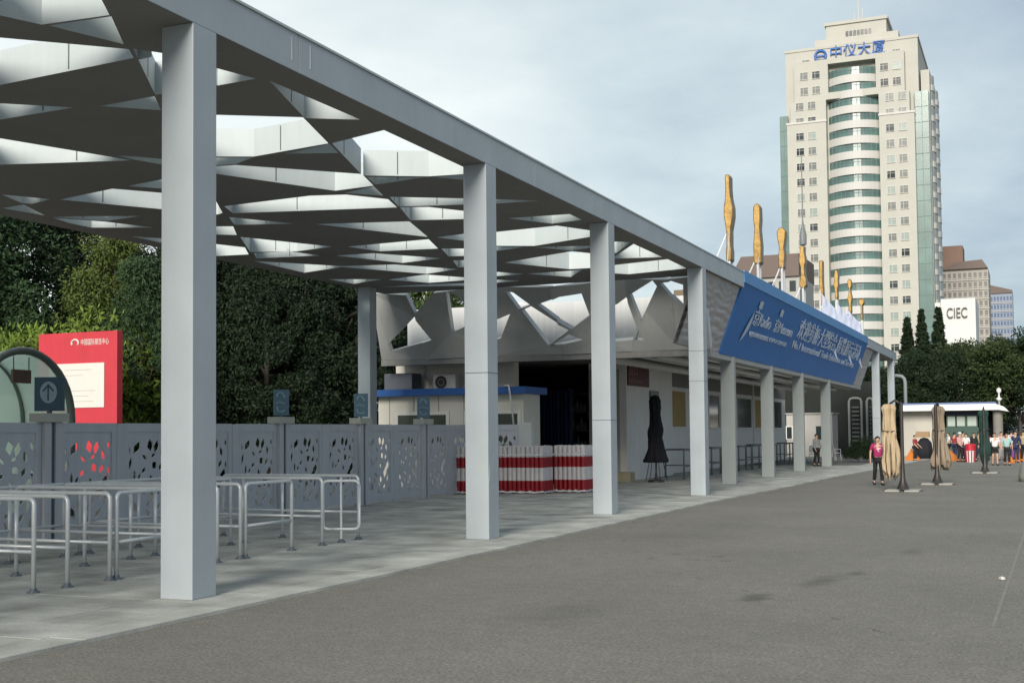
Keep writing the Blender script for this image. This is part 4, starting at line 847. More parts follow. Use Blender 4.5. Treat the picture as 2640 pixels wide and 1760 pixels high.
    for i in range(9):
        el = -.55+(PI/2+.55)*i/8
        for j in range(n):
            a = 2*PI*j/n; front = max(0, -math.sin(a)); e2_ = max(el, (.45 if front > .3 else -.55)*1.0) if front > .3 else el
            vs.append((.088*k*math.cos(e2_)*math.cos(a), .006*k+.105*k*math.cos(e2_)*math.sin(a), 1.565*k+.095*k*math.sin(e2_)))
    hm.add(vs, [(i*n+j, i*n+(j+1) % n, (i+1)*n+(j+1) % n, (i+1)*n+j) for i in range(8) for j in range(n)])
    hm.build('hair', hair, None, smooth=True).parent = t_
    fc = MB()
    for s in (-1, 1):
        fc.lathe([(.0, -.006), (.011, 0), (0, .006)], 8, (s*.030*k, -.086*k, 1.55*k))
    fc.build('eyes', hair_c, None).parent = t_
    ns = MB().lathe([(0, -.018), (.013, -.014), (.008, .012), (0, .02)], 8, (0, -.098*k, 1.525*k)); ns.build('nose', skin_c, None, smooth=True).parent = t_
    MB().tube([(-.024*k, -.084*k, 1.492*k), (0, -.092*k, 1.488*k), (.024*k, -.084*k, 1.492*k)], .005*k, 6).build('mouth', mat('lip', (.30, .10, .09), .5), None).parent = t_
    for s in (-1, 1): MB().lathe([(0, -.03), (.012, -.02), (.014, .01), (0, .028)], 8, (s*.078*k, .008*k, 1.535*k)).build('ear', skin_c, None, smooth=True).parent = t_
    for a_, b_ in ((aL, tL), (aR, tR)):
        MB().tube([(a_[0], a_[1]+.05*k, a_[2]-.04*k), (a_[0], a_[1]-.02*k, a_[2]-.035*k), (b_[0], b_[1]+.02*k, b_[2]+.002), (b_[0], b_[1]-.03*k, b_[2]-.002)], [.042*k, .048*k, .04*k, .022*k], 10).build('shoe', shoe_c, None, smooth=True).parent = t_
    if emblem:
        p = [(-.07, 1.22), (-.02, 1.25), (.05, 1.27), (.08, 1.24), (.03, 1.21), (-.01, 1.18), (.03, 1.14), (0, 1.12), (-.03, 1.17)]
        MB().prism([(u*k, v*k) for u, v in p], lambda u, v, d: (u, -.122*k-d+abs(u)*.12, v), 0, .004).build('shirt_print', emblem, None).parent = t_
    if hat:
        MB().lathe([(.15*k, 1.60*k), (.10*k, 1.615*k), (.09*k, 1.68*k), (.05*k, 1.70*k), (0, 1.70*k)], 16, (0, 0, 0)).build('sun_hat', hat, None, smooth=True).parent = t_
    t_.location = loc; t_.rotation_euler.z = rz
    if bag is not None:
        wv = Vector(wL); R_ = Matrix.Rotation(rz, 3, 'Z'); bl = Vector(loc)+R_@Vector((wv.x+.02, wv.y-.02, wv.z-.10*k))
        b_ = MB(); b_.prism([(-.15, -.34), (.15, -.34), (.17, 0), (-.17, 0)], lambda u, v, d: (bl.x+d, bl.y+u, bl.z+v), -.06, .06)
        bo = thing('hand_bag', bag[1], 'bag', tuple(bl)); b_.build('bag_body', bag[0], bo, bevel=.02)
        MB().tube([(bl.x, bl.y-.1, bl.z), (bl.x, bl.y, bl.z+.10), (bl.x, bl.y+.1, bl.z)], .008, 5).build('handle', bag[0], bo)
    return t_
cl = lambda n, c: mat('cloth_'+n, c, .85, .16, 6, bump=.2, bscale=20)
mag, blk, wht, teal, navy, grn, pnk, red_c, khk = cl('magenta', (.31, .02, .10)), cl('black', (.016, .016, .018)), cl('white', (.62, .62, .62)), cl('teal', (.27, .43, .43)), cl('navy', (.02, .025, .07)), cl('grey', (.25, .25, .25)), cl('pink', (.50, .30, .29)), cl('red', (.30, .03, .04)), cl('khaki', (.30, .25, .16))
def foot(px, py): p = on_ground(px, py, -.03); return (p.x, p.y, -.03)
face = math.atan2(4.6, -40)  # unused direction helper
person(foot(2265, 1250), .35, 1.56, mag, blk, 'person in a bright magenta T-shirt and black trousers walking beside the beige folded parasol', .55, .5, -.2, .45, emblem=mat('print_pale', (.70, .45, .50), .6), wide=1.08)
person(foot(2566, 1199), .3, 1.56, wht, blk, 'person in a white top and black shorts walking left of the one in pale teal', .3, .3, .1, .5, True, hair_g, wide=1.1, low='shorts')
person(foot(2597, 1199), .1, 1.54, teal, blk, 'person in a pale teal top carrying a purple bag', .4, .2, .2, .6, hair=hair_g, wide=1.08, bag=(mat('bag_purple', (.14, .04, .14), .6), 'purple bag held by the person in the pale teal top'))
person(foot(2620, 1192), -.2, 1.62, navy, navy, 'person in dark navy clothes standing behind the one in pale teal', .2, .1, .3, .9)
person(foot(2640, 1190), .4, 1.60, khk, blk, 'person in a grey-brown top at the very edge beside an orange tent flap', .2, .2, .1, .9, hair=hair_g)
person(foot(2476, 1190), .9, 1.55, pnk, blk, 'person in a pink top bending an arm near the red and white bin', .2, 1.0, .8, .5, hat=wht)
person(foot(2492, 1190), -.4, 1.52, wht, navy, 'person in a white top beside the red and white bin', .1, .8, .2, .5)
person(foot(2512, 1188), .5, 1.55, blk, blk, 'person in black standing right of the red and white bin', .1, .2, .6, .9)
person(foot(2360, 1188), 1.2, 1.45, red_c, blk, 'person in dark red standing before the white kiosk wall', .1, .7, .7, .6)
person(foot(2106, 1203)[:2]+(0,), 1.0, 1.55, grn, blk, 'person in grey standing beside a small pillar under the banner', .2, .6, .3, .8)
person(foot(2425, 1184), .8, 1.60, navy, grn, 'person in navy top standing right behind the brown parasol canopy', .3, .3, .4, .9)
person(foot(2446, 1182), -1.2, 1.55, wht, blk, 'person in a white top turned sideways behind the orange tent flap', .2, .6, .2, .5, hair=hair_g)
person(foot(2462, 1183), 2.6, 1.58, red_c, navy, 'person in a red top seen from behind near the kiosk counter', .3, .2, .2, .5)
person(foot(2484, 1183), 2.2, 1.62, grn, blk, 'person in a grey top with back turned at the kiosk counter', .2, .5, .3, .9)
person(foot(2526, 1183), 1.4, 1.60, khk, navy, 'person in a khaki top walking behind the dark green parasol', .6, .3, -.3, .9)
person(foot(2548, 1186), -.9, 1.56, red_c, blk, 'person in a red top just right of the dark green parasol', .4, .4, .1, .5, wide=1.1)
person(foot(2609, 1184), 2.9, 1.64, wht, navy, 'person in a white top seen from behind beyond the pale teal one', .3, .1, .3, .5)
person(foot(2583, 1186), .6, 1.58, pnk, grn, 'person in a pink top between the white and teal walkers, farther back', .3, .3, .3, .5)
# tents, bin, bollard
org = mat('tent_orange', (.50, .15, .02), .7, .12, 3)
def flap(px, py, w, h, label, skew):
    p = on_ground(px, py, -.03); mb = MB()
    A = [Vector((p.x-w/2, p.y, -.03)), Vector((p.x+w/2, p.y, -.03)), Vector((p.x+w/2, p.y+1.1, -.03)), Vector((p.x-w/2, p.y+1.1, -.03)), Vector((p.x+skew, p.y+.45, h-.03)), Vector((p.x+skew, p.y+.75, h-.03))]
    mb.add(A, [(0, 1, 4), (1, 2, 5, 4), (2, 3, 5), (3, 0, 4, 5), (3, 2, 1, 0)])
    t_ = thing('orange_tent', label, 'tent', (p.x, p.y, -.03), 'small orange tents behind the parasols'); mb.build('tent_cloth', org, t_)
    MB().tube([A[4], A[5]], .02, 5).build('ridge_pole', pole_m, t_)
flap(2352, 1188, .9, .68, 'small orange tent left of the brown parasol', -.1)
flap(2450, 1188, 1.15, 1.0, 'orange tent with its flap sloping down right of the brown parasol', -.45)
flap(2632, 1190, 1.1, .85, 'orange tent at the far edge beside the walking people', .1)
flap(2606, 1193, .4, .35, 'lowest orange tent between the people', 0)
p = foot(2502, 1191)
bn = thing('striped_bin', 'red topped bin with white and red vertical stripes among the people', 'bin', p)
MB().lathe([(.21, 0), (.25, .62), (.0, .62)], 20, p).build('bin_body', tube_w, bn, smooth=.6)
for k in range(10):
    a = 2*PI*k/10; MB().tube([(p[0]+.222*math.cos(a), p[1]+.222*math.sin(a), p[2]+.02), (p[0]+.262*math.cos(a), p[1]+.262*math.sin(a), p[2]+.6)], .028, 5).build('stripe', tube_r, bn)
MB().lathe([(.27, .62), (.27, .92), (.2, .98), (0, .98)], 20, p).build('lid', mat('bin_red', (.42, .015, .03), .5), bn, smooth=.6)
p = on_ground(2652, 1241, -.03)
bo = thing('stone_bollard', 'rounded grey stone bollard cut by the edge of the view', 'bollard', (p.x, p.y, -.03))
MB().lathe([(.30, 0), (.31, .2), (.26, .45), (.2, .6), (.1, .68), (0, .7)], 22, (p.x, p.y, -.03)).build('stone', mat('bollard_stone', (.17, .18, .16), .8, .2, 6, bump=.3), bo, smooth=True)
# ---------------------------------------------------------------- trees
def leaf_mat(name, col, var=.62, scale=.7):
    m = mat(name, col, .6, var, scale, world=True, spec=.14); return m
lf_dark = leaf_mat('leaf_dark', (.018, .030, .015)); lf_deep = leaf_mat('leaf_deep', (.034, .062, .027)); lf_mid = leaf_mat('leaf_mid', (.042, .068, .022)); lf_lite = leaf_mat('leaf_light', (.125, .185, .032), .35); lf_yel = leaf_mat('leaf_yellowish', (.075, .100, .026), .4)
def leaf_mesh(name, cen, out, l, w, m, droop=0.):
    n = len(cen); a = RS.normal(size=(n, 3))+out*.9; a[:, 2] -= droop; a /= np.linalg.norm(a, axis=1)[:, None]
    b = np.cross(a, RS.normal(size=(n, 3))); b /= np.linalg.norm(b, axis=1)[:, None]
    s = RS.uniform(.6, 1.35, (n, 1)); A = a*l*.5*s; B = b*w*.5*s
    v = np.stack([cen-A, cen+B, cen+A, cen-B], 1).reshape(-1, 3).astype(np.float32)
    me = bpy.data.meshes.new(name); me.vertices.add(4*n); me.vertices.foreach_set('co', v.ravel())
    me.loops.add(4*n); me.loops.foreach_set('vertex_index', np.arange(4*n, dtype=np.int32))
    me.polygons.add(n); me.polygons.foreach_set('loop_start', np.arange(0, 4*n, 4, dtype=np.int32)); me.polygons.foreach_set('loop_total', np.full(n, 4, dtype=np.int32))
    me.materials.append(m); me.update(); me.validate(); return me
def clumps(cs, rad, per):
    k = len(cs); d = RS.normal(size=(k, per, 3)); d /= np.linalg.norm(d, axis=2)[:, :, None]
    r = RS.uniform(.25, 1, (k, per, 1))**.6; p = cs[:, None, :]+d*r*np.asarray(rad).reshape(-1, 1, 1)*np.array([1, 1, .75])
    return p.reshape(-1, 3), d.reshape(-1, 3)
def broad_crown(seed, k=170, per=100, l=.26, w=.13):
    """crown of a tree 10 m tall and about 7 m wide"""
    global RS; RS = np.random.RandomState(seed)
    th = RS.uniform(0, 2*PI, k); ph = np.arcsin(RS.uniform(-.75, 1, k)); rr = RS.uniform(.45, 1, k)**.5
    lump = 1+.22*np.sin(3*th+seed)+.18*np.sin(5*ph+2*seed)
    c = np.stack([3.3*rr*lump*np.cos(ph)*np.cos(th), 3.3*rr*lump*np.cos(ph)*np.sin(th), 6.3+3.4*rr*lump*np.sin(ph)], 1)
    p, d = clumps(c, RS.uniform(.55, 1.05, k), per); return leaf_mesh('crown', p, d, l, w, lf_mid)
def low_crown(seed, k=125, per=300, l=.165, w=.065):
    """dense evergreen crown reaching almost to the ground, 10 m tall, 5.5 m wide"""
    global RS; RS = np.random.RandomState(seed)
    z = RS.uniform(.6, 9.6, k); th = RS.uniform(0, 2*PI, k)
    R = 2.7*np.minimum(1, (10-z)/5.0)**.7*np.minimum(1, .7+z/6)*(1+.2*np.sin(3*th+z*1.3+seed))
    rr = RS.uniform(.5, 1, k)**.5
    c = np.stack([R*rr*np.cos(th), R*rr*np.sin(th), z], 1)
    p, d = clumps(c, RS.uniform(.45, .95, k), per); return leaf_mesh('crown', p, d, l, w, lf_dark, .6)
def cone_crown(seed, k=520, per=34, l=.24, w=.08):
    """narrow cypress, 10 m tall, 2.6 m wide"""
    global RS; RS = np.random.RandomState(seed)
    z = RS.uniform(.4, 9.8, k); th = RS.uniform(0, 2*PI, k); R = 1.25*((10.0-z)/10)**.9*(1+.10*np.sin(4*th+z*2)); rr = RS.uniform(.3, 1, k)**.5
    c = np.stack([R*rr*np.cos(th), R*rr*np.sin(th), z], 1)
    p, d = clumps(c, .12+.26*(10-z)/10, per); return leaf_mesh('crown', p, d, l, w, lf_dark, -.5)
def bush_crown(seed, k=80, per=130, l=.16, w=.05):
    """rounded loose bush, 4 m tall, 4.6 m wide"""
    global RS; RS = np.random.RandomState(seed)
    th = RS.uniform(0, 2*PI, k); ph = np.arcsin(RS.uniform(-.2, 1, k)); rr = RS.uniform(.5, 1, k)**.5
    c = np.stack([2.0*rr*np.cos(ph)*np.cos(th), 2.0*rr*np.cos(ph)*np.sin(th), 1.3+2.2*rr*np.sin(ph)], 1)
    p, d = clumps(c, RS.uniform(.4, .75, k), per); return leaf_mesh('crown', p, d, l, w, lf_lite, -.3)
def trunk_mesh(seed, h=6.5, r=.22, limbs=7, spread=2.2):
    q = random.Random(seed); mb = MB(); pts = [(0.15*math.sin(i*.8+seed)*i/6, .12*math.cos(i*.9)*i/6, h*i/6) for i in range(7)]
    mb.tube(pts, [r*(1.25 if i == 0 else 1-.13*i) for i in range(7)], 9)
    for i in range(limbs):
        z = h*(.35+.55*i/limbs); a = q.uniform(0, 2*PI); L = spread*q.uniform(.6, 1)
        mb.tube([(0, 0, z), (L*.5*math.cos(a), L*.5*math.sin(a), z+.5), (L*math.cos(a), L*math.sin(a), z+1.2)], [r*.4, r*.25, r*.1], 6)
    return mb.mesh('trunk', bark, smooth=True)
CR = {'broad': [broad_crown(1), broad_crown(2), broad_crown(3)], 'low': [low_crown(4), low_crown(5), low_crown(6)], 'cone': [cone_crown(7), cone_crown(8)], 'bush': [bush_crown(9), bush_crown(10)]}
TR = {'broad': trunk_mesh(1), 'low': trunk_mesh(2, 8.5, .2, 9, 1.6), 'cone': trunk_mesh(3, 8.5, .12, 4, .5), 'bush': trunk_mesh(4, 2.2, .07, 6, 1.2)}
FULL = {'broad': 12.4, 'low': 10.2, 'cone': 10.2, 'bush': 4.0}
def tree(kind, x, y, h, m, label, group, name='tree', wide=1., var=None):
    t_ = thing(name, label, 'bush' if kind == 'bush' else 'tree', (x, y, -.09), group)
    s = h/FULL[kind]; i = random.randrange(len(CR[kind])) if var is None else var
    for nm, me in (('crown', CR[kind][i]), ('trunk', TR[kind])):
        o = bpy.data.objects.new(nm, me); C.objects.link(o); o.parent = t_
        if nm == 'crown': o.material_slots[0].link = 'OBJECT'; o.material_slots[0].material = m
    t_.scale = (s*wide, s*wide, s); t_.rotation_euler.z = random.uniform(0, 6.28); return t_
lf_far = leaf_mat('leaf_far', (.018, .032, .015)); lf_far2 = leaf_mat('leaf_far_mid', (.034, .052, .018))
# behind the fence: a belt of evergreens, two deep, placed by the column of the photo they fill
LT = [  # px, y, height, kind, material, wide, label
 (-120, 34, 11.5, 'low', lf_deep, 1.1, 'deep green evergreen partly out of view behind the glass vault'),
 (30, 37, 11.6, 'low', lf_deep, 1.1, 'deep green evergreen rising behind the glass vault'),
 (60, 31, 6.0, 'bush', lf_lite, 1.0, 'bright green loose bush just behind the glass vault'),
 (190, 32, 6.6, 'bush', lf_lite, .95, 'bright yellow-green bush rising behind the red notice board'),
 (150, 40, 12, 'low', lf_dark, 1.1, 'dark evergreen behind the bright bushes'),
 (290, 35, 9.4, 'low', lf_yel, .95, 'olive evergreen with drooping sprays right of the red notice board'),
 (370, 33, 8.0, 'low', lf_deep, .8, 'deep green evergreen standing just left of the first pillar'),
 (300, 44, 11, 'low', lf_dark, 1.1, 'tall dark evergreen behind the olive one'),
 (480, 36, 8.8, 'low', lf_dark, .95, 'dark evergreen behind the first pillar'),
 (590, 38, 9.2, 'low', lf_dark, 1.0, 'blackish evergreen just right of the first pillar'),
 (690, 37, 8.8, 'low', lf_dark, .95, 'blackish evergreen behind the fence sign left of the rear pillar'),
 (780, 39, 9.2, 'low', lf_dark, 1.0, 'blackish evergreen second left of the rear white pillar'),
 (870, 40, 9.2, 'low', lf_dark, 1.0, 'blackish evergreen touching the rear white pillar'),
 (950, 43, 9.0, 'low', lf_dark, .9, 'dark evergreen between the rear white pillar and the building crown'),
 (430, 46, 11, 'low', lf_dark, 1.15, 'dark evergreen in the back row behind the first pillar'),
 (560, 47, 11, 'low', lf_dark, 1.15, 'dark evergreen in the back row right of the first pillar'),
 (660, 48, 10.6, 'low', lf_dark, 1.15, 'dark evergreen in the back row behind the fence sign'),
 (760, 48, 10.6, 'low', lf_dark, 1.15, 'dark evergreen in the back row second left of the rear pillar'),
 (850, 50, 10.6, 'low', lf_dark, 1.15, 'dark evergreen in the back row behind the rear pillar'),
 (990, 52, 10.4, 'broad', lf_mid, 1.1, 'mid green tree showing between the sheets of the building crown'),
 (1120, 56, 10.6, 'broad', lf_mid, 1.0, 'mid green tree showing above the white roof tank'),
 (1072, 80, 21.0, 'broad', lf_yel, .55, 'tall yellowish tree whose top shows through a canopy opening beside the second pillar'),
 (530, 70, 20.5, 'low', lf_dark, .75, 'tall dark tree whose edge shows through a canopy opening right of the first pillar')]
for px, y, h, kind, m, wd, lab in LT:
    p = at_y(px, 1100, y); tree(kind, p.x, y, h, m, lab, 'evergreen belt behind the fence' if kind != 'bush' else 'bright bushes behind the fence', 'bush' if kind == 'bush' else 'evergreen_tree' if kind == 'low' else 'leafy_tree', wd)
RTR = [(2345, 104, 11.2, 'cone', lf_dark, 1.2, 'pointed dark cypress, leftmost of the three before the tower'), (2382, 108, 12.2, 'cone', lf_far, 1.05, 'pointed dark cypress, middle one of the three before the tower'), (2426, 103, 11.8, 'cone', lf_dark, 1.15, 'pointed dark cypress before the white CIEC block'),
 (2300, 106, 8.6, 'broad', lf_far, .9, 'low dark tree at the end of the grey canopy'), (2345, 98, 8.8, 'broad', lf_dark, .9, 'dark round tree below the leftmost cypress'), (2400, 97, 9.4, 'broad', lf_far, .9, 'deep green round tree below the middle cypress'),
 (2460, 96, 9.8, 'broad', lf_far, .9, 'deep green round tree below the white CIEC block'), (2510, 99, 10.4, 'broad', lf_far2, .9, 'mid green round tree right of the white CIEC block'), (2570, 97, 10.8, 'broad', lf_far2, .95, 'brighter green round tree below the bluish building'), (2630, 98, 10.4, 'broad', lf_far, .95, 'deep green round tree at the edge of the view'), (2690, 100, 10.4, 'broad', lf_far2, 1, 'green round tree just beyond the edge of the view'),
 (2380, 118, 9.6, 'low', lf_dark, 1.3, 'dark evergreen behind the cypresses'), (2490, 116, 9.6, 'low', lf_dark, 1.3, 'dark evergreen behind the round trees below the CIEC block'), (2590, 118, 10, 'low', lf_dark, 1.3, 'dark evergreen behind the round trees near the edge'),
 (2180, 104, 8.0, 'low', lf_dark, 1.3, 'dark evergreen seen under the banner between the far pillars'), (2100, 108, 8.0, 'low', lf_dark, 1.4, 'dark evergreen seen behind the small booth'), (2250, 100, 7.0, 'low', lf_dark, 1.3, 'dark evergreen behind the arched door frames')]
for px, y, h, kind, m, wd, lab in RTR:
    p = at_y(px, 1100, y); tree(kind, p.x, y, h, m, lab, 'trees beyond the road', 'cypress_tree' if kind == 'cone' else 'evergreen_tree' if kind == 'low' else 'leafy_tree', wd)
for i, (px, py, h) in enumerate(((2192, 1188, 1.0), (2214, 1190, 1.5), (2236, 1190, 1.7), (2250, 1190, 1.2))):
    p = on_ground(px, py); tree('bush', p.x, p.y, h, lf_dark, 'dark shrub, %s from the small pillar in the clump beneath the banner end' % ordn[i], 'dark shrubs at the far end of the arcade', 'shrub', .8)
# ---------------------------------------------------------------- tower
YF = 312.
def tx(px, y=YF, py=480): return at_y(px, py, y).x
def tz(py, px=2200, y=YF): return at_y(px, py, y).z
tow = thing('tower_block', 'tall cream office tower with a curved green glass bay and blue roof characters', 'tower', (tx(2200), YF, 0))
XL, XRR = tx(2032), tx(2362); zA, zB, zC, zD, zE = tz(306), tz(248), tz(143), tz(108), tz(40)
bayL, bayR = tx(2133), tx(2270)
def wallbox(x0, x1, y0, y1, z0, z1, name='wall', m=cream_t): return MB().box(x0, x1, y0, y1, z0, z1).build(name, m, tow)
x2, x2r, x3, x3r = tx(2041), tx(2350), tx(2052), tx(2338)
YD = YF+30
wallbox(XL, bayL, YF, YD, 0, zA); wallbox(bayR, XRR, YF, YD, 0, zA)
wallbox(x2, bayL, YF+.3, YD, zA, zB); wallbox(bayR, x2r, YF+.3, YD, zA, zB)
wallbox(x3, bayL+.6, YF+.6, YD, zB, zC); wallbox(bayR-.6, x3r, YF+.6, YD, zB, zC)
zbt = tz(156); wallbox(bayL+.6, bayR-.6, YF+.5, YD, zbt, zC, 'lintel')
wallbox(bayL, bayR, YF+6, YD, 0, zbt, 'core_wall', glass_d)
wallbox(tx(2026), tx(2372), YF+3.0, YD+6, zA-14, zD, 'wall'); wallbox(tx(2024), tx(2374), YF+2.8, YD+6.2, zD, zD+.7, 'parapet')
cx0, cx1 = tx(2129), tx(2288)
wallbox(cx0, cx1, YF+6, YD, zD+.7, zE); wallbox(cx0-.4, cx1+.4, YF+5.6, YD+.4, zE, zE+.8, 'parapet')
wallbox(tx(2100), tx(2320), YF+5, YD, zD+.7, zD+3, 'penthouse')
for a, b_, z in ((XL, bayL, zA), (bayR, XRR, zA)): wallbox(a-.15, b_+.15, YF-.2, YF+.29, z, z+.5, 'coping', white_t)
row0 = tz(167.5, 2310); dz = (row0-tz(855, 2310))/17
NR = 22
pane_ms = [glass_d, mat('pane_grey', (.13, .14, .13), .2, .3, .4), mat('pane_pale', (.22, .27, .24), .25, .3, .4), mat('pane_dark', (.02, .026, .026), .12, .2, .4)]  # grey and pale panes lightened in colour to stand in for haze
def win_proto(w, h):
    f = MB(); t_ = .12
    f.box(-w/2-t_, w/2+t_, -.14, .02, h/2, h/2+t_); f.box(-w/2-t_, w/2+t_, -.2, .02, -h/2-t_, -h/2); f.box(-w/2-t_, -w/2, -.14, .02, -h/2, h/2); f.box(w/2, w/2+t_, -.14, .02, -h/2, h/2); f.box(-.28, -.20, -.10, .0, -h/2, h/2); f.box(-w/2, w/2, -.1, 0, h*.18, h*.18+.07)
    return f.mesh('window', white_t), [MB().box(-w/2, w/2, -.06, .01, -h/2, h/2).mesh('pane', m) for m in pane_ms]
WF, WP = win_proto(1.85, 1.75)
rw = random.Random(3)
def tower_window(x, y, z):
    o = obj_from_mesh('window', WF, tow, (x-tx(2200), y-YF, z)); p = bpy.data.objects.new('pane', WP[rw.choice((0, 1, 1, 1, 2, 2, 1, 3))]); C.objects.link(p); p.parent = o
for k in range(-1, NR):
    z = row0-dz*k
    if z < 2: break
    for px, sgn in ((2065.5, 1), (2096.5, 1), (2298.5, -1), (2331, -1)):
        x = tx(px); y = YF-.02
        if k < 2: x += sgn*1.15; y = YF+.58
        elif k < 4: y = YF+.28
        if k < 0: y = YF+2.98; x += sgn*.2
        tower_window(x, y, z)
for j in range(7):
    for px0, px1, py in ((2176, 2236, 68), (2160, 2244, 104)):
        x = tx(px0+(px1-px0)*j/6+8); MB().box(x-.35, x+.35, YF+4.9 if py > 90 else YF+5.9, YF+5.2 if py > 90 else YF+6.1, tz(py)-.8, tz(py)+.8).build('pane', pane_ms[0], tow)
# curved bay: white spandrels and green glass, floor by floor
bw = bayR-bayL; bc = (bayL+bayR)/2
def arc_pts(sag, n=14, inset=0.): return [(bc+(bw/2-inset)*u, YF+3.2-sag*(1-u*u)) for u in [-1+2*i/n for i in range(n+1)]]
def band(z0, z1, sag, name, m, parent=tow):
    P_ = arc_pts(sag); mb = MB(); n = len(P_)
    vs = [(x, y, z) for z in (z0, z1) for x, y in P_]+[(x, YF+6.5, z) for z in (z0, z1) for x, y in P_]
    fs = [(i, i+1, n+i+1, n+i) for i in range(n-1)]+[(i, i+1, 2*n+i+1, 2*n+i) for i in range(n-1)]+[(n+i, n+i+1, 3*n+i+1, 3*n+i) for i in range(n-1)]
    fs += [(0, n, 3*n, 2*n), (n-1, 2*n-1, 4*n-1, 3*n-1)]
    mb.add(vs, fs); return mb.build(name, m, parent)
for k in range(NR):
    z = row0-dz*k
    if z < 3: break
    gl = band(z-.95, z+.95, 2.6, 'glass_band', glass_g)
    P_ = arc_pts(2.66, 12); mb = MB()
    for i, (x, y) in enumerate(P_[1:-1]): mb.box(x-.05, x+.05, y-.03, y+.1, z-.95, z+.95)
    mb.add([(x, y-.02, z+q) for q in (.18, .28) for x, y in P_], [(i, i+1, 13+i+1, 13+i) for i in range(12)])
    mb.build('mullions', fence_d, gl)
    z0, z1 = z-.95-(dz-1.9), z-.95
    band(z0+.001, z1-.001, 3.15, 'spandrel', white_t)
wallbox(bayL+.6, bayR-.6, YF+.55, YF+6, row0-dz*1.5-.75, row0-dz*1.5+.95, 'lintel')
# green glass corners
for (a, b_, y0, ztop) in ((tx(2011), tx(2032)-.02, YF+1.6, tz(277)), (tx(2362)+.02, tx(2398), YF+1.6, tz(250))):
    z = ztop
    while z > 3:
        MB().box(a+.04, b_-.04, y0, YD-4, z-dz+.10, z).build('glass_panel', glass_g, tow)
        m_ = MB().box(a, b_, y0-.08, y0, z-dz, z-dz+.10)
        for q in (0, .5, 1): m_.box(a+(b_-a)*q-.05, a+(b_-a)*q+.05, y0-.06, y0, z-dz+.1, z)
        m_.build('mullions', mat('mullion_green', (.10, .16, .15), .5), tow); z -= dz
# right flank with stacked rounded balconies
xs = tx(2398)+.05
wallbox(xs-2, xs, YF+5.5, YD+8, 0, zB+6)
for k in range(0, NR):
    z = row0-dz*(k+1)
    if z < 3 or z > zB+4: continue
    for yc, R in ((YF+12, 2.6), (YF+27, 2.6)):
        pts = [(xs+.75*math.sin(a), yc-R*math.cos(a)) for a in [PI*i/10 for i in range(11)]]
        MB().prism(pts, lambda u, v, d: (u, v, d), z-.9, z+.55).build('balcony', white_t, tow)
        p2 = [(xs+.6*math.sin(a), yc-R*.9*math.cos(a)) for a in [PI*i/10 for i in range(11)]]
        MB().prism(p2, lambda u, v, d: (u, v, d), z+.55, z+dz-.9).build('bay_glass', mat('bay_pane_pale', (.26, .28, .27), .3, .2, .3), tow)
blue_s = mat('roof_letter_blue', (.03, .12, .38), .5, .1, .3)
zt_ = tz(124)
text('lettering', '中仪大厦', 3.6, blue_s, tow, (tx(2144), YF+2.6, zt_), (1, 0, 0), (0, 0, 1), .25, width=tx(2287)-tx(2144))
ex, ez = tx(2118), zt_-.2
MB().tube([(ex+1.35*math.cos(a), YF+2.6, ez+1.35*math.sin(a)) for a in [2*PI*i/20 for i in range(21)]], .28, 6, False).build('emblem', blue_s, tow)
MB().box(ex-1.0, ex+1.0, YF+2.5, YF+2.7, ez-.2, ez+.2).build('emblem', blue_s, tow)
for px, h, r_ in ((2207, 9, .14), (2196, 4, .10), (2218, 4.5, .10)): MB().tube([(tx(px), YF+12, zE+.8), (tx(px), YF+12, zE+.8+h)], r_, 6).build('antenna', white_t, tow)

# ---------------------------------------------------------------- other far buildings
ciec = thing('exhibition_block', 'plain white block with dark CIEC letters above the trees', 'building', (tx(2470, 230), 230, 0))
a, b_ = at_y(2426, 800, 230).x, at_y(2515, 800, 230).x; zt = at_y(2470, 769, 230).z
white_b = mat('white_block', (.58, .58, .57), .6, .04, .3)
MB().box(a, b_, 230, 244, 0, zt).build('wall', white_b, ciec); MB().box(at_y(2410, 800, 230).x, a-.05, 231, 243, 0, zt-.5).build('wall', white_b, ciec)
text('lettering', 'CIEC', 2.6, mat('letter_grey', (.10, .095, .09), .6), ciec, (at_y(2440, 808, 229).x, 229.8, at_y(2466, 808, 230).z), (1, 0, 0), (0, 0, 1), .18, width=at_y(2493, 808, 230).x-at_y(2440, 808, 230).x)
def block(name, label, px0, px1, pyt, y, depth, m, floors, cols, fh, roof=None, pane=glass_d, x0py=800):
    a, b_ = at_y(px0, x0py, y).x, at_y(px1, x0py, y).x; zt = at_y((px0+px1)/2, pyt, y).z
    t_ = thing(name, label, 'building', (a, y, 0)); MB().box(a, b_, y, y+depth, 0, zt).build('wall', m, t_)
    cw = (b_-a)/cols; wme = MB().box(-cw*.30, cw*.30, -.12, .02, -fh*.26, fh*.26).mesh('window', pane); lme = MB().box(-cw*.36, cw*.36, -.3, .0, -fh*.34, -fh*.28).mesh('sill', white_t)
    for f in range(floors):
        z = zt-fh*(f+.65)
        for c in range(cols):
            o = obj_from_mesh('window', wme, t_, (cw*(c+.5), 0, z)); s = bpy.data.objects.new('sill', lme); C.objects.link(s); s.parent = o
        MB().box(a-.2, b_+.2, y-.35, y-.01, z-fh*.5-.2, z-fh*.5).build('floor_band', mat('band_pale', (.44, .43, .40), .7, .1, .2), t_)
    return t_, a, b_, zt
brick = mat('brown_brick', (.20, .13, .10), .85, .15, .2); beige = mat('beige_wall', (.36, .34, .31), .8, .15, .1); roofb = mat('brown_roof', (.15, .115, .10), .8, .15, .1)
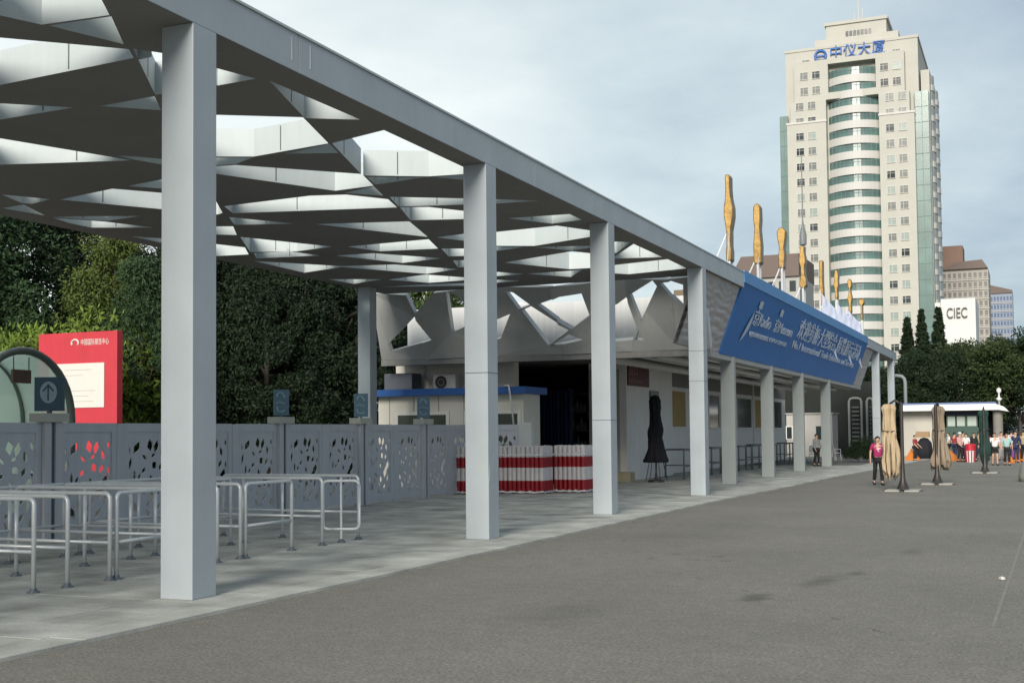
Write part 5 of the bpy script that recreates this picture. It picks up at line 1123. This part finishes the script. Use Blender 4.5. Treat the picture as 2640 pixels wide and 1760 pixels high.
t_, a, b_, zt = block('residential_block', 'grey-beige apartment block with a brown roof and brick stair tower right of the cream tower', 2430, 2550, 694, 400, 20, beige, 10, 9, 2.9, pane=mat('flat_pane', (.13, .125, .115), .3, .4, .4))
MB().prism([(a, zt), (b_, zt), (b_-1.6, zt+2.6), (a+4, zt+2.2)], lambda u, v, d: (u, d, v), 399, 421).build('roof', roofb, t_)
MB().box(at_y(2426, 660, 401).x, at_y(2482, 660, 401).x, 401, 412, zt, at_y(2455, 634, 401).z).build('stair_tower', brick, t_)
t_, a, b_, zt = block('glass_office', 'bluish glass office block beyond the apartment block', 2553, 2611, 756, 480, 20, mat('bluish_wall', (.20, .24, .32), .5, .1, .1), 12, 7, 3.0, pane=mat('bluish_pane', (.10, .14, .22), .15, .3, .2))
MB().prism([(a, zt), (b_, zt), (b_, zt+1.0), (a, zt+3.2)], lambda u, v, d: (u, d, v), 479.5, 500).build('roof', roofb, t_)
old = thing('brown_roof_building', 'low building with a broad brown roof behind the golden figures, left of the tower', 'building', (at_y(1960, 700, 200).x, 200, 0))
a, b_ = at_y(1880, 720, 200).x, at_y(2060, 720, 200).x; z0, z1 = at_y(1960, 716, 200).z, at_y(1960, 659, 200).z
MB().box(a+.6, b_, 200.5, 214, 0, z0).build('wall', grey_wall, old)
MB().prism([(a, z0), (b_, z0), (b_, z1), (a+2.0, z1)], lambda u, v, d: (u, d, v), 200, 215).build('roof', roofb, old)
for i in range(6): MB().box(a+1.2+1.7*i, a+2.2+1.7*i, 200.4, 200.49, z0-2.4, z0-.7).build('window', glass_d, old)

# ---------------------------------------------------------------- kiosk across the road end, booth, portal, lamp
YK = 85.
def kx(px, py=1120): return at_y(px, py, YK).x
def kz(py, px=2470): return at_y(px, py, YK).z
ki = thing('white_roof_kiosk', 'kiosk with a long white flat roof and green framed windows behind the parasols', 'kiosk', (kx(2470), YK, -.04))
roofw = mat('kiosk_roof_white', (.80, .80, .78), .5, .05, 1)
MB().prism([(kx(2325), kz(1058)), (kx(2578), kz(1058)), (kx(2602), kz(1062)), (kx(2590), kz(1050)), (kx(2570), kz(1043)), (kx(2325), kz(1043))], lambda u, v, d: (u, d, v), YK-1.2, YK+4).build('roof', roofw, ki)
MB().box(kx(2330), kx(2570), YK-.9, YK+3.6, kz(1042.8), kz(1038)).build('roof_edge', mat('roof_edge_blue', (.12, .16, .30), .6), ki)
MB().box(kx(2330), kx(2404), YK, YK+3, -.04, kz(1059)).build('wall', mat('kiosk_wall', (.44, .42, .37), .8, .15, .8), ki)
MB().box(kx(2404), kx(2560), YK+1.5, YK+3, -.04, kz(1059)).build('back_wall', dark, ki)
gfr = mat('green_frame', (.02, .06, .045), .5)
MB().box(kx(2436), kx(2524), YK, YK+1.4, -.04, kz(1102)).build('counter', gfr, ki)
MB().box(kx(2430), kx(2530), YK-.02, YK+.2, kz(1070), kz(1060)).build('lintel', mat('navy_lintel', (.02, .025, .05), .5), ki)
for i, (p0, p1) in enumerate(((2444, 2463), (2468, 2488), (2495, 2518))):
    o = MB().box(kx(p0)-.08, kx(p1)+.08, YK+.05, YK+.15, kz(1102), kz(1070)).build('window', gfr, ki)
    MB().box(kx(p0), kx(p1), YK+.03, YK+.05, kz(1098), kz(1073)).build('pane', mat('kiosk_pane', (.34, .40, .36), .3, .2, 1), o)
MB().tube([(kx(2574), YK-.4, -.04), (kx(2574), YK-.4, kz(1058))], .30, 14).build('column', mat('kiosk_column', (.20, .19, .17), .8), ki, smooth=.8)
lp2 = thing('street_lamp', 'short lamp with a pale globe rising above the white kiosk roof end', 'lamp', (kx(2575), YK+4.6, -.04))
lx = at_y(2576, 1040, YK+4.6).x; lz = at_y(2576, 1006, YK+4.6).z
MB().tube([(lx, YK+4.6, -.04), (lx, YK+4.6, lz-.5)], [.09, .06], 8).build('pole', mat('lamp_grey', (.3, .3, .29), .5), lp2)
MB().lathe([(.05, -.75), (.22, -.55), (.06, -.45), (.05, -.2), (.17, -.05), (.13, .12), (0, .2)], 14, (lx, YK+4.6, lz)).build('lamp_shade', mat('globe_pale', (.6, .6, .58), .3), lp2, smooth=True)
hp = thing('black_stall_cover', 'black rounded stall cover with a cardboard box on top before the white kiosk wall', 'stall', (kx(2384), YK-6, -.03))
p = at_y(2384, 1188, YK-8); MB().lathe([(.42, -.03), (.46, .45), (.40, .95), (.2, 1.2), (0, 1.25)], 16, (p.x, YK-8, 0), fn=lambda a, z: 1+.1*math.sin(5*a)).build('cover', blackm, hp, smooth=True)
MB().box(p.x-.45, p.x+.3, YK-8.3, YK-7.8, 1.26, 1.6).build('cardboard_box', mat('cardboard', (.30, .21, .12), .9), hp)
YB = 84.
bt = thing('ticket_booth', 'low pale grey booth with two small windows beyond the white chairs', 'booth', (at_y(2085, 1150, YB).x, YB, -.02))
a, b_, c_ = at_y(2028, 1120, YB).x, at_y(2108, 1120, YB).x, at_y(2146, 1120, YB).x; zt = at_y(2080, 1067, YB).z
bm_ = mat('booth_grey', (.40, .38, .36), .7, .1, .6, streak=.1)
MB().box(a, c_, YB, YB+2.5, -.02, zt).build('wall', bm_, bt); MB().box(a-.1, c_+.1, YB-.12, YB+2.6, zt, zt+.08).build('roof', grey_wall, bt)
for p0, p1 in ((2029, 2042), (2053, 2067)):
    o = MB().box(at_y(p0, 1120, YB).x-.06, at_y(p1, 1120, YB).x+.06, YB-.05, YB-.001, at_y(2040, 1132, YB).z, at_y(2040, 1098, YB).z).build('window', white_wall, bt)
    MB().box(at_y(p0, 1120, YB).x, at_y(p1, 1120, YB).x, YB-.07, YB-.05, at_y(2040, 1130, YB).z, at_y(2040, 1100, YB).z).build('pane', glass_d, o)
MB().box(at_y(2122, 1120, YB).x, at_y(2144, 1120, YB).x, YB-.06, YB-.001, 0, at_y(2130, 1072, YB).z).build('door', mat('booth_door', (.26, .26, .27), .5, .1, 1), bt)
MB().box(at_y(2116, 1120, YB).x-.3, at_y(2116, 1120, YB).x+.1, YB-.05, YB-.001, at_y(2116, 1132, YB).z, at_y(2116, 1098, YB).z).build('pane', glass_d, bt)
sh2 = thing('dark_hall_end', 'dark grey end wall with pale arched frames and louvres under the banner end', 'wall', (at_y(2200, 1100, 92).x, 92, -.02))
a, b_ = at_y(2020, 1100, 92).x, at_y(2262, 1100, 92).x
MB().box(a, b_, 92, 94, -.02, at_y(2150, 985, 92).z).build('wall', mat('dark_cladding', (.024, .027, .025), .8, .3, .4, spec=.08), sh2)
for p0, p1 in ((2190, 2222), (2236, 2252)):
    x0, x1 = at_y(p0, 1100, 92).x, at_y(p1, 1100, 92).x; zt = at_y(2200, 1026, 92).z
    MB().tube([(x0, 91.95, 0), (x0, 91.95, zt-.25), (x0+.08, 91.95, zt-.06), (x0+.3, 91.95, zt), (x1-.3, 91.95, zt), (x1-.08, 91.95, zt-.06), (x1, 91.95, zt-.25), (x1, 91.95, 0)], .09, 6).build('arched_frame', mat('frame_grey', (.20, .21, .20), .6), sh2)
    for k in range(9): MB().box(x0+.2, x1-.15, 91.9, 91.98, .9+.3*k, 1.02+.3*k).build('louvre', mat('louvre_grey', (.09, .095, .09), .6), sh2)
po = thing('portal_frame', 'pale grey rounded portal frame at the far end of the canopy', 'frame', (at_y(2330, 1100, 88).x, 88, 0))
xa, xb = at_y(2318, 1000, 88).x, at_y(2334, 1000, 88).x; zt = at_y(2320, 968, 88).z
MB().tube([(xa-.6, 88, zt), (xb-.5, 88, zt), (xb-.2, 88, zt-.06), (xb-.05, 88, zt-.22), (xb, 88, zt-.5), (xb, 88, -.04)], .12, 8).build('frame', mat('portal_grey', (.22, .24, .24), .6), po, smooth=True)
